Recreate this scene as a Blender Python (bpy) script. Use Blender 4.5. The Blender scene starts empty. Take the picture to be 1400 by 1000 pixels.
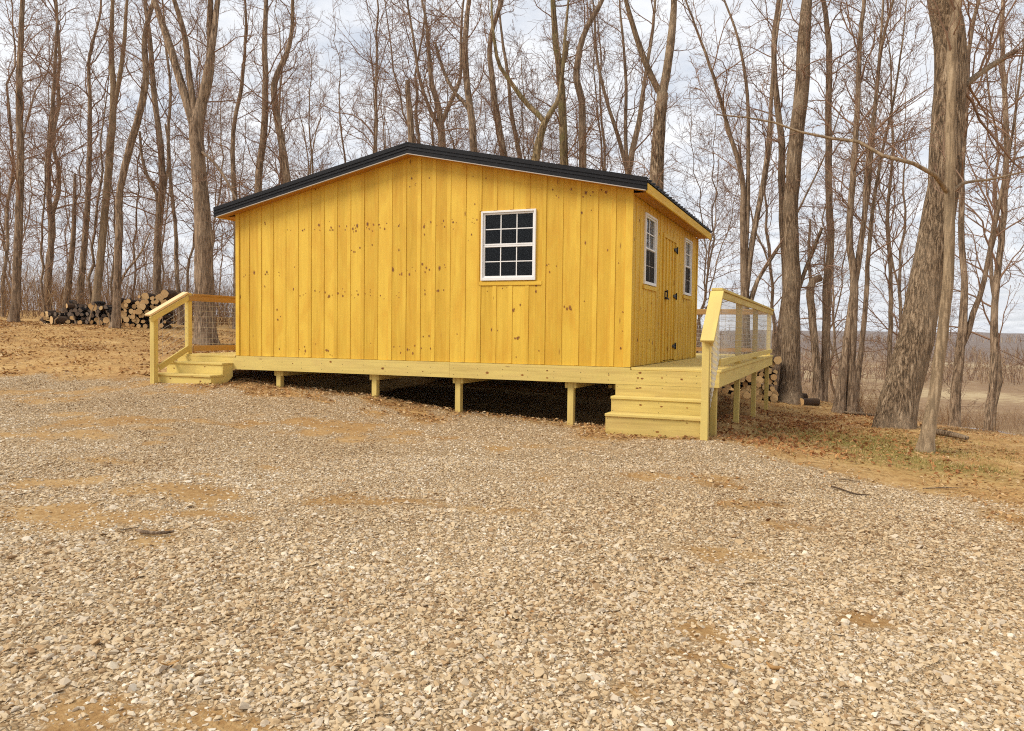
import bpy, bmesh, math, random
import numpy as np
from mathutils import Vector, Matrix

rng = np.random.default_rng(11)
random.seed(11)
scene = bpy.context.scene
COL = scene.collection
R = math.radians

# ------------------------------------------------------------------ camera numbers (metres; deck floor is z = 0,
# the near cabin corner is the origin, x runs along the gable wall, y runs away along the side wall)
CAM = np.array([2.671, -10.559, 0.473])
YAW, PITCH, ROLL, FPX = -0.39838, -0.04351, 0.01276, 1057.35
_cy, _sy = math.cos(YAW), math.sin(YAW)
_fw0 = np.array([_sy, _cy, 0.0]); _rt0 = np.array([_cy, -_sy, 0.0]); _u0 = np.array([0, 0, 1.0])
FW = _fw0*math.cos(PITCH) + _u0*math.sin(PITCH)
_up = _u0*math.cos(PITCH) - _fw0*math.sin(PITCH)
RT = _rt0*math.cos(ROLL) + _up*math.sin(ROLL)
UP = _up*math.cos(ROLL) - _rt0*math.sin(ROLL)

def at(u, v, d):
    """world point seen at photo pixel (u, v) at depth d"""
    return CAM + d*(FW + RT*(u-700)/FPX - UP*(v-500)/FPX)
def xy_at(u, d):
    p = CAM + d*(_fw0 + _rt0*(u-700)/FPX)
    return p[0], p[1]

# ------------------------------------------------------------------ terrain
def smooth(a, b, x):
    t = np.clip((x-a)/(b-a), 0, 1)
    return t*t*(3-2*t)
_ctrl = [(-8.3,-.6,-.46),(-7,-.6,-.51),(-6.15,.15,-.52),(-4.24,.15,-.61),(-2.74,.15,-.77),(-.885,.15,-.86),(1.15,-.65,-.87),
         (1.2,.16,-.92),(1.2,2.7,-1.0),(1.2,5.6,-1.22),(1.2,8.7,-1.38),(-7,5,-.33),(-3.5,3,-.55),(-3.5,6,-.42),(-3.5,9.5,-.4),(-7.5,9.5,-.2),
         (-.3,3,-.72),(-.3,6,-.75),(-.3,8.5,-.85),(-11,0,-.28),(-1,-3,-.94),(-5,-3,-.76)]
for (u, d, z) in [(60,14,-.5),(130,25,.54),(60,25,.57),(220,25,.46),(-200,25,.6),(-200,14,-.35),(130,40,1.0),(130,60,1.5),(300,40,.6),(281,22,0.0),
                  (-500,60,1.6),(400,60,.8),(-100,5,-.95),(700,3.5,-1.12),(700,0,-1.15),(1400,5,-1.24),(1346,6.3,-1.2),(1262,10.6,-1.11),(1225,13.5,-1.12),
                  (1340,12,-1.14),(1340,20,-2.6),(1340,30,-5),(1340,55,-10),(1180,17,-1.28),(1180,25,-2.6),(1180,40,-6.5),(1080,20,-1.25),
                  (1130,21,-1.32),(1130,30,-3.2),(1000,30,-2.2),(1000,50,-7),(700,25,-.35),(700,40,-.8),(700,60,-1.5),(500,30,.2),
                  (1700,12,-1.5),(1700,30,-6),(2300,8,-1.4),(-900,8,-.7),(700,-20,-1.2),(700,-60,-1.2),(3000,-30,-1.4),(-2000,20,0),(1180,65,-11.5),(1000,70,-10.5)]:
    x, y = xy_at(u, d); _ctrl.append((x, y, z))
_C = np.array(_ctrl)
def _K(r2):
    return 0.5*r2*np.log(r2+1e-9)
def _tps_fit():
    n = len(_C); P = _C[:, :2]/10
    d2 = ((P[:,None]-P[None])**2).sum(-1)
    A = np.zeros((n+3, n+3)); A[:n,:n] = _K(d2) + np.eye(n)*0.004
    A[:n,n] = 1; A[:n,n+1:] = P; A[n,:n] = 1; A[n+1:,:n] = P.T
    b = np.zeros(n+3); b[:n] = _C[:,2]
    return np.linalg.solve(A, b)
_W = _tps_fit()

def vnoise(x, y, seed=0):
    """smooth value noise in numpy"""
    xi = np.floor(x).astype(np.int64); yi = np.floor(y).astype(np.int64)
    fx = x-xi; fy = y-yi
    fx = fx*fx*(3-2*fx); fy = fy*fy*(3-2*fy)
    def h(a, b):
        n = (a*374761393 + b*668265263 + seed*974711) & 0x7fffffff
        n = ((n ^ (n >> 13))*1274126177) & 0x7fffffff
        return ((n ^ (n >> 16)) & 0xffff)/65535.0
    return (h(xi,yi)*(1-fx)+h(xi+1,yi)*fx)*(1-fy) + (h(xi,yi+1)*(1-fx)+h(xi+1,yi+1)*fx)*fy
def fbm(x, y, seed=0, o=4):
    s = 0; a = .5
    for i in range(o):
        s = s + a*vnoise(x*2**i, y*2**i, seed+i); a *= .5
    return s

def ground_z(x, y, fine=False):
    x = np.atleast_1d(np.asarray(x, float)); y = np.atleast_1d(np.asarray(y, float))
    dx = x-CAM[0]; dy = y-CAM[1]
    d = dx*_fw0[0]+dy*_fw0[1]; s = dx*_rt0[0]+dy*_rt0[1]
    r = np.hypot(d, s); th = np.arctan2(s, d)
    k = np.minimum(1, 78/np.maximum(r, 1e-6))
    px = (CAM[0]+dx*k)/10; py = (CAM[1]+dy*k)/10
    n = len(_C); P = _C[:, :2]/10
    z = np.full(x.shape, _W[n]) + _W[n+1]*px + _W[n+2]*py
    for i in range(n):
        z += _W[i]*_K((px-P[i,0])**2+(py-P[i,1])**2)
    wv = smooth(.19, .30, th)*(1-smooth(1.3, 2.0, th))
    zl = 1.4 + np.clip((r-60)*.006, 0, 4)
    nz = (fbm(x/420, y/420, 5)-.5)
    zv = -15 + smooth(450, 1700, r)*(26+30*nz) + nz*6*smooth(60, 200, r)
    back = smooth(1.7, 2.3, np.abs(th))
    far = (zl*(1-wv)+zv*wv)*(1-back) - 1.2*back
    w = smooth(45, 78, r)
    z = z*(1-w)+far*w
    z += (fbm(x*.7, y*.7, 21, 3)-.44)*.10*smooth(2, 6, r)*(1-smooth(60, 90, r))
    z -= .42*smooth(.22, .8, y)*smooth(-7.3, -6.4, x)*(1-smooth(.1, 1.0, x))*(1-smooth(5.5, 8.5, y))  # hollow added under the cabin so the space below it goes dark
    if fine:
        z += (fbm(x*4, y*4, 33, 2)-.37)*.03
    return z
def gz(x, y):
    return float(ground_z(x, y)[0])
def hit(u, v):
    """ground point under photo pixel (u, v)"""
    d = np.linspace(2.5, 60, 1200)
    p = CAM[None] + d[:,None]*(FW + RT*(u-700)/FPX - UP*(v-500)/FPX)[None]
    g = ground_z(p[:,0], p[:,1])
    below = p[:,2] < g
    k = int(np.argmax(below)) if below.any() else len(d)//2
    return p[k], d[k]

# ------------------------------------------------------------------ node materials
def new_mat(name):
    m = bpy.data.materials.new(name); m.use_nodes = True
    nt = m.node_tree; nt.nodes.clear()
    out = nt.nodes.new('ShaderNodeOutputMaterial')
    b = nt.nodes.new('ShaderNodeBsdfPrincipled')
    nt.links.new(b.outputs[0], out.inputs[0])
    return m, nt, b, out
def N(nt, typ, ins=None, **kw):
    n = nt.nodes.new(typ)
    for k, v in kw.items(): setattr(n, k, v)
    for k, v in (ins or {}).items():
        s = n.inputs[k]
        if hasattr(v, 'is_output') or isinstance(v, bpy.types.NodeSocket): nt.links.new(v, s)
        else: s.default_value = v
    return n
def ramp(nt, fac, stops):
    n = nt.nodes.new('ShaderNodeValToRGB'); nt.links.new(fac, n.inputs[0])
    els = n.color_ramp.elements
    while len(els) < len(stops): els.new(.5)
    for e, (p, c) in zip(els, stops):
        e.position = p; e.color = (*c, 1) if len(c) == 3 else c
    return n.outputs[0]
def mixc(nt, f, a, b, mode='MIX'):
    n = nt.nodes.new('ShaderNodeMix'); n.data_type = 'RGBA'; n.blend_type = mode
    for s, v in ((n.inputs['Factor'], f), (n.inputs['A'], a), (n.inputs['B'], b)):
        pass
    fs, A, B = n.inputs[0], n.inputs[6], n.inputs[7]
    for s, v in ((fs, f), (A, a), (B, b)):
        if isinstance(v, bpy.types.NodeSocket): nt.links.new(v, s)
        elif isinstance(v, (int, float)): s.default_value = v
        else: s.default_value = (*v, 1)
    return n.outputs[2]
def mth(nt, op, a, b=None, c=None, clamp=False):
    n = nt.nodes.new('ShaderNodeMath'); n.operation = op; n.use_clamp = clamp
    for i, v in enumerate((a, b, c)):
        if v is None: continue
        if isinstance(v, bpy.types.NodeSocket): nt.links.new(v, n.inputs[i])
        else: n.inputs[i].default_value = v
    return n.outputs[0]
def attr(nt, name, out='Fac'):
    n = nt.nodes.new('ShaderNodeAttribute'); n.attribute_name = name
    return n.outputs[out]
def mapv(nt, vec, sc):
    return N(nt, 'ShaderNodeMapping', {'Vector': vec, 'Scale': sc}).outputs[0]
def noise(nt, vec, scale, detail=4, rough=.55, dist=0):
    return N(nt, 'ShaderNodeTexNoise', {'Vector': vec, 'Scale': scale, 'Detail': detail, 'Roughness': rough, 'Distortion': dist}).outputs[0]
def bump(nt, b, h, strength=.3, dist=.01):
    n = N(nt, 'ShaderNodeBump', {'Height': h, 'Strength': strength, 'Distance': dist})
    nt.links.new(n.outputs[0], b.inputs['Normal'])

def wood_mat(name, c_lo, c_hi, knot, knot_amt=.5, grain=.5, rough=.7, stain=None):
    """lumber: grain runs along gc.x; every board carries its own random offset and tone"""
    m, nt, b, out = new_mat(name)
    gc = attr(nt, 'gc', 'Vector'); tone = attr(nt, 'tone')
    g1 = noise(nt, mapv(nt, gc, (1.3, 30, 30)), 1.0, 6, .65, .6)
    g2 = noise(nt, mapv(nt, gc, (.5, 7, 7)), 1.0, 3, .5, 1.2)
    g3 = noise(nt, mapv(nt, gc, (.9, 1.4, 1.4)), 1.0, 3)
    f = mth(nt, 'ADD', mth(nt, 'MULTIPLY', g1, grain), mth(nt, 'MULTIPLY', g2, .55))
    f = mth(nt, 'ADD', f, mth(nt, 'MULTIPLY', mth(nt, 'SUBTRACT', tone, .5), .36))
    f = mth(nt, 'ADD', f, mth(nt, 'MULTIPLY', mth(nt, 'SUBTRACT', g3, .5), .5))
    col = ramp(nt, f, [(.12, c_lo), (.78, c_hi)])
    if stain: # blotchy penetration of the stain
        g4 = noise(nt, mapv(nt, gc, (1.6, 4, 4)), 1.0, 5, .6, .5)
        col = mixc(nt, mth(nt, 'MULTIPLY', ramp(nt, g4, [(.42, (0,0,0)), (.72, (1,1,1))]), .5), col, stain)
    v = N(nt, 'ShaderNodeTexVoronoi', {'Vector': mapv(nt, gc, (2.0, 7.5, 7.5)), 'Scale': 1.0})
    keep = mth(nt, 'GREATER_THAN', N(nt, 'ShaderNodeSeparateColor', {0: v.outputs['Color']}).outputs[0], 1-knot_amt)
    size = mth(nt, 'MULTIPLY_ADD', N(nt, 'ShaderNodeSeparateColor', {0: v.outputs['Color']}).outputs[1], .10, .05)
    kd = mth(nt, 'DIVIDE', v.outputs['Distance'], size)
    kf = mth(nt, 'MULTIPLY', ramp(nt, kd, [(.35, (1,1,1)), (1.0, (0,0,0))]), keep)
    col = mixc(nt, mth(nt, 'MULTIPLY', kf, .85), col, knot)
    nt.links.new(col, b.inputs['Base Color'])
    b.inputs['Roughness'].default_value = rough
    b.inputs['Specular IOR Level'].default_value = .3
    bump(nt, b, mth(nt, 'ADD', g1, mth(nt, 'MULTIPLY', kf, -.5)), .25, .004)
    return m

M = {}
M['stained'] = wood_mat('stained_board', (.49,.275,.018), (.76,.495,.06), (.15,.045,.012), .10, .75, .62, stain=(.58,.27,.018))
M['stained_side'] = M['stained']
M['treated'] = wood_mat('treated_lumber', (.36,.245,.06), (.68,.525,.16), (.17,.07,.024), .7, .95, .75, stain=(.56,.38,.14))
M['cedar'] = wood_mat('stained_rail', (.30,.15,.05), (.46,.275,.10), (.12,.04,.012), .3, .6, .65)
M['peach'] = wood_mat('fresh_rail_cap', (.60,.36,.15), (.80,.58,.30), (.34,.15,.05), .3, .5, .7)
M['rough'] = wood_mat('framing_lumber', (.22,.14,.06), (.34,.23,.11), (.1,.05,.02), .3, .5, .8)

def knot_mat():
    m, nt, b, out = new_mat('knot')
    rad = attr(nt, 'rad'); tone = attr(nt, 'tone')
    tc = N(nt, 'ShaderNodeTexCoord').outputs['Object']
    rr = mth(nt, 'ADD', rad, mth(nt, 'MULTIPLY', mth(nt, 'SUBTRACT', noise(nt, tc, 60, 3), .5), .7))
    dark = mixc(nt, tone, (.085,.026,.008), (.23,.075,.014))
    col = mixc(nt, ramp(nt, rr, [(.25, (0,0,0)), (.8, (1,1,1))]), dark, (.40,.18,.018))
    nt.links.new(col, b.inputs['Base Color']); b.inputs['Roughness'].default_value = .6
    tr = nt.nodes.new('ShaderNodeBsdfTransparent')
    mx = nt.nodes.new('ShaderNodeMixShader')
    nt.links.new(ramp(nt, rr, [(.45, (0,0,0)), (.98, (1,1,1))]), mx.inputs[0])
    nt.links.new(b.outputs[0], mx.inputs[1]); nt.links.new(tr.outputs[0], mx.inputs[2])
    nt.links.new(mx.outputs[0], out.inputs[0])
    return m
M['knot'] = knot_mat()

def simple(name, col, rough=.5, metal=0, nz=None, spec=.5):
    m, nt, b, out = new_mat(name)
    tc = N(nt, 'ShaderNodeTexCoord').outputs['Object']
    if nz:
        n = noise(nt, tc, nz[0], 5, .6)
        nt.links.new(mixc(nt, n, tuple(c*(1-nz[1]) for c in col), tuple(min(1, c*(1+nz[1])) for c in col)), b.inputs['Base Color'])
        bump(nt, b, n, .08, .003)
    else: b.inputs['Base Color'].default_value = (*col, 1)
    b.inputs['Roughness'].default_value = rough; b.inputs['Metallic'].default_value = metal
    b.inputs['Specular IOR Level'].default_value = spec
    return m
M['roof'] = simple('black_roof_metal', (.009,.009,.011), .5, 0, (9, .5), .22)
M['drip'] = simple('drip_edge_metal', (.42,.36,.30), .5, .2, (14, .2))
M['vinyl'] = simple('white_vinyl', (.80,.79,.77), .35, 0, (6, .05))
M['hinge'] = simple('black_iron', (.012,.011,.011), .5, .4, (30, .4))
M['wire'] = simple('galvanised_wire', (.48,.45,.40), .5, .3, (20, .3))
M['inside'] = simple('bare_interior', (.10,.07,.045), .9, 0, (4, .3))
M['screen'] = simple('insect_screen', (.030,.026,.022), .8, 0, (300, .5), .1)
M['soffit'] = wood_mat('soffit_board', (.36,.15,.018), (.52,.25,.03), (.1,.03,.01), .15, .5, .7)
def glass_mat():
    m, nt, b, out = new_mat('window_glass')
    g = N(nt, 'ShaderNodeBsdfGlossy', {'Color': (1,1,1,1), 'Roughness': .015})
    t = N(nt, 'ShaderNodeBsdfTransparent', {'Color': (.35,.37,.37,1)})
    fr = N(nt, 'ShaderNodeFresnel', {'IOR': 1.34})
    mx = nt.nodes.new('ShaderNodeMixShader')
    nt.links.new(fr.outputs[0], mx.inputs[0]); nt.links.new(t.outputs[0], mx.inputs[1]); nt.links.new(g.outputs[0], mx.inputs[2])
    nt.links.new(mx.outputs[0], out.inputs[0])
    return m
M['glass'] = glass_mat()

def bark_mat(name, lo, hi, furrow=30, moss=.0, depth=.03, dark=.26):
    m, nt, b, out = new_mat(name)
    tc = N(nt, 'ShaderNodeTexCoord').outputs['Object']
    oi = nt.nodes.new('ShaderNodeObjectInfo')
    n1 = noise(nt, mapv(nt, tc, (furrow, furrow, furrow*.075)), 1.0, 7, .68, .35)
    nb = noise(nt, mapv(nt, tc, (furrow*.45, furrow*.45, furrow*.07)), 1.0, 4, .6, .5)
    n2 = noise(nt, tc, 1.1, 5); n3 = noise(nt, tc, furrow*2.2, 4, .7)
    rid = mth(nt, 'MULTIPLY', mth(nt, 'ABSOLUTE', mth(nt, 'SUBTRACT', nb, .5)), 5.0, clamp=True)
    f = mth(nt, 'ADD', mth(nt, 'MULTIPLY', n1, .65), mth(nt, 'MULTIPLY', rid, .22))
    f = mth(nt, 'ADD', f, mth(nt, 'MULTIPLY', mth(nt, 'SUBTRACT', n3, .5), .35))
    col = ramp(nt, f, [(.31, tuple(c*dark for c in lo)), (.43, lo), (.62, hi)])
    col = mixc(nt, mth(nt, 'MULTIPLY', ramp(nt, n2, [(.45, (0,0,0)), (.72, (1,1,1))]), .4), col, tuple(h*1.1 for h in hi))
    col = mixc(nt, mth(nt, 'MULTIPLY', oi.outputs['Random'], .35), col, (.14,.088,.053))
    if moss:
        col = mixc(nt, mth(nt, 'MULTIPLY', ramp(nt, noise(nt, tc, 2.2, 5), [(.5, (0,0,0)), (.68, (1,1,1))]), moss), col, (.16,.15,.05))
    nt.links.new(col, b.inputs['Base Color']); b.inputs['Roughness'].default_value = .92
    b.inputs['Specular IOR Level'].default_value = .1
    bump(nt, b, f, 1.0, depth)
    return m
M['bark'] = bark_mat('bark', (.31,.215,.14), (.60,.46,.315), 30)
M['oak'] = bark_mat('furrowed_bark', (.32,.22,.135), (.66,.51,.345), 42, 0, .05, .2)
M['pale'] = bark_mat('pale_bark', (.34,.245,.15), (.52,.40,.26), 26, 0, .012, .55)
M['moss'] = bark_mat('mossy_bark', (.28,.20,.105), (.50,.39,.22), 28, .7)
M['twig'] = simple('twig_bark', (.26,.16,.105), .9, 0, (3, .5), .15)

def log_mat():
    m, nt, b, out = new_mat('cut_wood')
    gc = attr(nt, 'gc', 'Vector')
    oi = nt.nodes.new('ShaderNodeObjectInfo')
    w = N(nt, 'ShaderNodeTexWave', {'Vector': mapv(nt, gc, (1,1,0)), 'Scale': 9, 'Distortion': 3.5, 'Detail': 2}, wave_type='RINGS', rings_direction='Z').outputs[0]
    n = noise(nt, gc, 22, 4)
    col = mixc(nt, w, (.50,.31,.12), (.80,.60,.31))
    col = mixc(nt, mth(nt, 'MULTIPLY', n, .5), col, (.42,.22,.08))
    col = mixc(nt, mth(nt, 'MULTIPLY', oi.outputs['Random'], .5), col, (.52,.27,.09))
    nt.links.new(col, b.inputs['Base Color']); b.inputs['Roughness'].default_value = .85
    return m
M['cut'] = log_mat()
M['old_cut'] = simple('weathered_wood', (.155,.115,.085), .9, 0, (18, .6), .15)
M['log_bark'] = simple('log_bark', (.085,.055,.036), .95, 0, (25, .6), .1)
M['black_bark'] = simple('dark_log_bark', (.030,.024,.021), .95, 0, (25, .6), .1)

# ------------------------------------------------------------------ mesh builder
class MB:
    def __init__(s):
        s.v = []; s.f = []; s.m = []; s.gc = []; s.tone = []; s.rad = []; s.smooth = []
    def poly(s, verts, faces, mat=0, axis=None, tone=None, sm=False):
        """verts Nx3; axis = unit vector along the grain"""
        o = len(s.v); verts = [tuple(map(float, p)) for p in verts]
        if axis is None: axis = (0,0,1)
        a = np.array(axis, float); a /= np.linalg.norm(a)
        h = np.array([0,0,1.]) if abs(a[2]) < .8 else np.array([1.,0,0])
        b = np.cross(h, a); b /= np.linalg.norm(b); c = np.cross(a, b)
        off = rng.random(3)*40
        V = np.array(verts)
        g = np.stack([V@a, V@b, V@c], 1)+off
        t = rng.random() if tone is None else tone
        s.v += verts; s.gc += [tuple(x) for x in g]; s.tone += [t]*len(verts); s.rad += [0.0]*len(verts)
        s.f += [tuple(i+o for i in f) for f in faces]; s.m += [mat]*len(faces); s.smooth += [sm]*len(faces)
    BF = [(0,3,2,1),(4,5,6,7),(0,1,5,4),(1,2,6,5),(2,3,7,6),(3,0,4,7)]
    def box(s, x0, x1, y0, y1, z0, z1, axis='z', mat=0, tone=None):
        if x0 > x1: x0, x1 = x1, x0
        if y0 > y1: y0, y1 = y1, y0
        if z0 > z1: z0, z1 = z1, z0
        v = [(x0,y0,z0),(x1,y0,z0),(x1,y1,z0),(x0,y1,z0),(x0,y0,z1),(x1,y0,z1),(x1,y1,z1),(x0,y1,z1)]
        s.poly(v, s.BF, mat, {'x':(1,0,0),'y':(0,1,0),'z':(0,0,1)}[axis], tone)
    def hexa(s, v, axis, mat=0, tone=None):
        s.poly(v, s.BF, mat, axis, tone)
    def beam(s, p, q, w, h, mat=0, up=(0,0,1), tone=None):
        """bar from p to q, w across, h along 'up'"""
        p = np.array(p, float); q = np.array(q, float); a = q-p; a /= np.linalg.norm(a)
        b = np.cross(a, up); b /= np.linalg.norm(b); c = np.cross(b, a)
        v = []
        for e in (p, q):
            v += [e-b*w/2-c*h/2, e+b*w/2-c*h/2, e+b*w/2+c*h/2, e-b*w/2+c*h/2]
        f = [(0,1,2,3),(7,6,5,4),(1,0,4,5),(2,1,5,6),(3,2,6,7),(0,3,7,4)]
        s.poly(v, f, mat, a, tone)
    def prism_x(s, yz, x0, x1, mat=0, axis=(0,1,0)):
        """polygon in the y-z plane swept along x"""
        n = len(yz)
        v = [(x0,y,z) for y, z in yz]+[(x1,y,z) for y, z in yz]
        f = [tuple(range(n-1,-1,-1)), tuple(range(n,2*n))]+[(i,(i+1)%n,(i+1)%n+n,i+n) for i in range(n)]
        s.poly(v, f, mat, axis)
    def wire(s, p, q, r, mat=0, n=4):
        p = np.array(p, float); q = np.array(q, float); a = q-p; a /= np.linalg.norm(a)
        h = np.array([0,0,1.]) if abs(a[2]) < .8 else np.array([1.,0,0])
        b = np.cross(h, a); b /= np.linalg.norm(b); c = np.cross(a, b)
        v = [e+r*(math.cos(t)*b+math.sin(t)*c) for e in (p, q) for t in np.linspace(0, 2*math.pi, n, endpoint=False)]
        s.poly(v, [(i,(i+1)%n,(i+1)%n+n,i+n) for i in range(n)], mat, a, sm=True)
    def disc(s, c, u, v, ru, rv, mat=0, n=12):
        c = np.array(c, float); u = np.array(u, float); v = np.array(v, float)
        o = len(s.v); t = rng.random()
        pts = [c]+[c+u*ru*math.cos(a)+v*rv*math.sin(a) for a in np.linspace(0, 2*math.pi, n, endpoint=False)]
        s.v += [tuple(p) for p in pts]; s.gc += [(0,0,0)]*(n+1); s.tone += [t]*(n+1); s.rad += [0.0]+[1.0]*n
        s.f += [(o, o+1+i, o+1+(i+1)%n) for i in range(n)]; s.m += [mat]*n; s.smooth += [False]*n
    def build(s, name, mats, parent=None, bevel=0):
        me = bpy.data.meshes.new(name)
        off = np.array(parent.location) if parent is not None and parent.get('_abs') is None else np.zeros(3)
        p = parent
        if parent is not None:
            off = np.zeros(3); q = parent
            while q is not None: off += np.array(q.location); q = q.parent
        V = np.array(s.v)-off
        me.from_pydata(V.tolist(), [], s.f)
        for m in (mats if isinstance(mats, (list, tuple)) else [mats]): me.materials.append(m)
        me.polygons.foreach_set('material_index', s.m)
        me.polygons.foreach_set('use_smooth', s.smooth)
        a = me.attributes.new('gc', 'FLOAT_VECTOR', 'POINT'); a.data.foreach_set('vector', np.array(s.gc, np.float32).ravel())
        a = me.attributes.new('tone', 'FLOAT', 'POINT'); a.data.foreach_set('value', np.array(s.tone, np.float32))
        a = me.attributes.new('rad', 'FLOAT', 'POINT'); a.data.foreach_set('value', np.array(s.rad, np.float32))
        me.update()
        o = bpy.data.objects.new(name, me); COL.objects.link(o)
        if parent is not None: o.parent = parent
        if bevel:
            b = o.modifiers.new('edge', 'BEVEL'); b.width = bevel; b.segments = 1; b.limit_method = 'ANGLE'
        return o
def raw_mesh(name, V, F, mats, parent=None, smooth_=False, attrs=None, midx=None):
    """V: n x 3, F: m x k array with all faces the same size"""
    me = bpy.data.meshes.new(name)
    V = np.asarray(V, np.float32); F = np.asarray(F, np.int32)
    me.vertices.add(len(V)); me.vertices.foreach_set('co', V.ravel())
    k = F.shape[1]
    me.loops.add(F.size); me.loops.foreach_set('vertex_index', F.ravel())
    me.polygons.add(len(F)); me.polygons.foreach_set('loop_start', np.arange(0, F.size, k, dtype=np.int32))
    me.polygons.foreach_set('loop_total', np.full(len(F), k, np.int32))
    me.polygons.foreach_set('use_smooth', np.full(len(F), smooth_))
    for m in (mats if isinstance(mats, (list, tuple)) else [mats]): me.materials.append(m)
    if midx is not None: me.polygons.foreach_set('material_index', np.asarray(midx, np.int32))
    for nm, (typ, val) in (attrs or {}).items():
        a = me.attributes.new(nm, typ, 'POINT')
        a.data.foreach_set('vector' if typ == 'FLOAT_VECTOR' else ('color' if typ == 'FLOAT_COLOR' else 'value'), np.asarray(val, np.float32).ravel())
    me.update(calc_edges=True)
    o = bpy.data.objects.new(name, me); COL.objects.link(o)
    if parent is not None: o.parent = parent
    return o
def tag(o, label=None, cat=None, group=None, kind=None):
    if label: o['label'] = label
    if cat: o['category'] = cat
    if group: o['group'] = group
    if kind: o['kind'] = kind
    return o
def thing(name, label, cat, loc=(0,0,0), group=None):
    o = bpy.data.objects.new(name, None); COL.objects.link(o); o.location = loc; o.empty_display_size = .2
    return tag(o, label, cat, group)

# ================================================================== CABIN
W, L, H = 6.987, 5.367, 2.40
RIDGE_X = -3.46
SL = .208                                   # roof rise per metre
def roof_under(x):                          # underside of the roof along the gable
    return 2.425 + SL*(3.72-abs(x-RIDGE_X)) if True else 0
cabin = thing('cabin', 'one room cabin of yellow stained boards and battens under a black metal roof', 'cabin', (-W/2, L/2, 0))

GW = (-2.293, -1.417, 1.232, 2.262)         # gable window opening x0,x1,z0,z1
SW = [(.745, 1.508, 1.205, 2.255), (3.934, 4.635, 1.205, 2.255)]
DOOR = (2.08, 3.12, 0.02, 2.06)

def strips(edges, holes, top, lo=0.0):
    """vertical pieces a0,a1,z0,(z1 at a0),(z1 at a1) with rectangular openings taken out"""
    out = []
    for a0, a1 in edges:
        cuts = sorted({a0, a1, *[h for q in holes for h in q[:2] if a0 < h < a1]})
        for b0, b1 in zip(cuts[:-1], cuts[1:]):
            if b1-b0 < .004: continue
            mid = (b0+b1)/2; hs = [q for q in holes if q[0] <= mid <= q[1]]
            z = lo
            for q in sorted(hs, key=lambda q: q[2]):
                if q[2]-z > .01: out.append((b0, b1, z, q[2], q[2], (a0, a1)))
                z = q[3]
            out.append((b0, b1, z, top(b0), top(b1), (a0, a1)))
    return out

def board_wall(name, n_per, length, holes, top, place, extra_first=0, thick=.022, bat=.062, batt=.0065, bholes=None, parent=None, seam=()):
    mb = MB(); per = length/n_per
    edges = [(i*per, (i+1)*per) for i in range(n_per)]
    tones = {}
    for a0, a1, z0, z1a, z1b, key in strips(edges, holes, top):
        t = tones.setdefault(key, rng.random())
        d = .0015*(hash(round(key[0]*1000)) % 3)
        place(mb, a0+.0005, a1-.0005, z0, z1a, z1b, 0.0+d, thick, t)
    be = [(i*per-bat/2, i*per+bat/2) for i in range(1, n_per)]
    for a0, a1, z0, z1a, z1b, key in strips(be, bholes or holes, top, .004):
        t = tones.setdefault(key, rng.random())
        place(mb, a0, a1, z0, z1a, z1b, -batt, batt+.006, t)
    return mb
def place_gable(mb, a0, a1, z0, za, zb, y, th, t):
    v = [(a0-W,y,z0),(a1-W,y,z0),(a1-W,y+th,z0),(a0-W,y+th,z0),(a0-W,y,za),(a1-W,y,zb),(a1-W,y+th,zb),(a0-W,y+th,za)]
    mb.hexa(v, (0,0,1), 0, t)
gh = [(GW[0]+W, GW[1]+W, GW[2], GW[3])]
gbh = [(GW[0]+W-.035, GW[1]+W+.035, GW[2]-.075, GW[3]+.012)]
gable_top = lambda a: roof_under(a-W)-.004
mb = board_wall('gable', 27, W, gh, gable_top, place_gable, bholes=gbh)
# corner boards
place_gable(mb, 0.0, .075, .004, gable_top(0), gable_top(.075), -.019, .018, .6)
place_gable(mb, W-.085, W+.0185, .004, gable_top(W-.085), gable_top(W+.019), -.019, .018, .7)
# knots: whorls fall in rows because the boards come from the same stems
def knots(mb, y, rows, per, x_off):
    for (i0, i1, zz, dens) in rows:
        for i in range(i0, i1):
            if rng.random() > dens: continue
            for k in range(rng.integers(1, 5)):
                x = x_off+(i+.5)*per + rng.uniform(-.34, .34)*per; z = zz+rng.normal(0, .042)
                if not (GW[0]-.03 < x < GW[1]+.03 and GW[2]-.05 < z < GW[3]+.03):
                    r = rng.choice([.008, .012, .017, .022], p=[.38,.34,.19,.09])
                    mb.disc((x, y-.0012-.0004*rng.random(), z), (1,0,0), (0,0,1), r*1.15, r*rng.uniform(1.1, 2.0), 1)
per = W/27
knots(mb, -.0, [(0,4,1.42,1),(2,5,2.28,.6),(4,12,2.12,.95),(9,18,2.10,.75),(5,12,1.05,1),(10,17,1.08,.6),(11,16,1.40,.7),(1,5,.72,.35),
                (11,15,.18,.9),(2,8,.30,.25),(14,17,1.45,.5),(19,27,2.18,.35),(21,27,1.42,.4),(18,27,.80,.35),(17,22,1.14,.5),(20,26,2.42,.4),
                (14,22,.40,.4),(21,27,.55,.4),(6,20,2.78,.3),(8,16,1.75,.25),(3,9,.10,.4)], per, -W)
for _ in range(34):
    x = rng.uniform(-W+.05, -.1); z = rng.uniform(.05, roof_under(x)-.1)
    if GW[0]-.06 < x < GW[1]+.06 and GW[2]-.1 < z < GW[3]+.05: continue
    i = (x+W)/per; fr = i-math.floor(i)
    if .14 < fr < .86: 
        r = rng.uniform(.006, .017); mb.disc((x, -.0018, z), (1,0,0), (0,0,1), r, r*rng.uniform(1.2, 2.4), 1)
mb.build('front_wall', [M['stained'], M['knot']], cabin)

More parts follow.
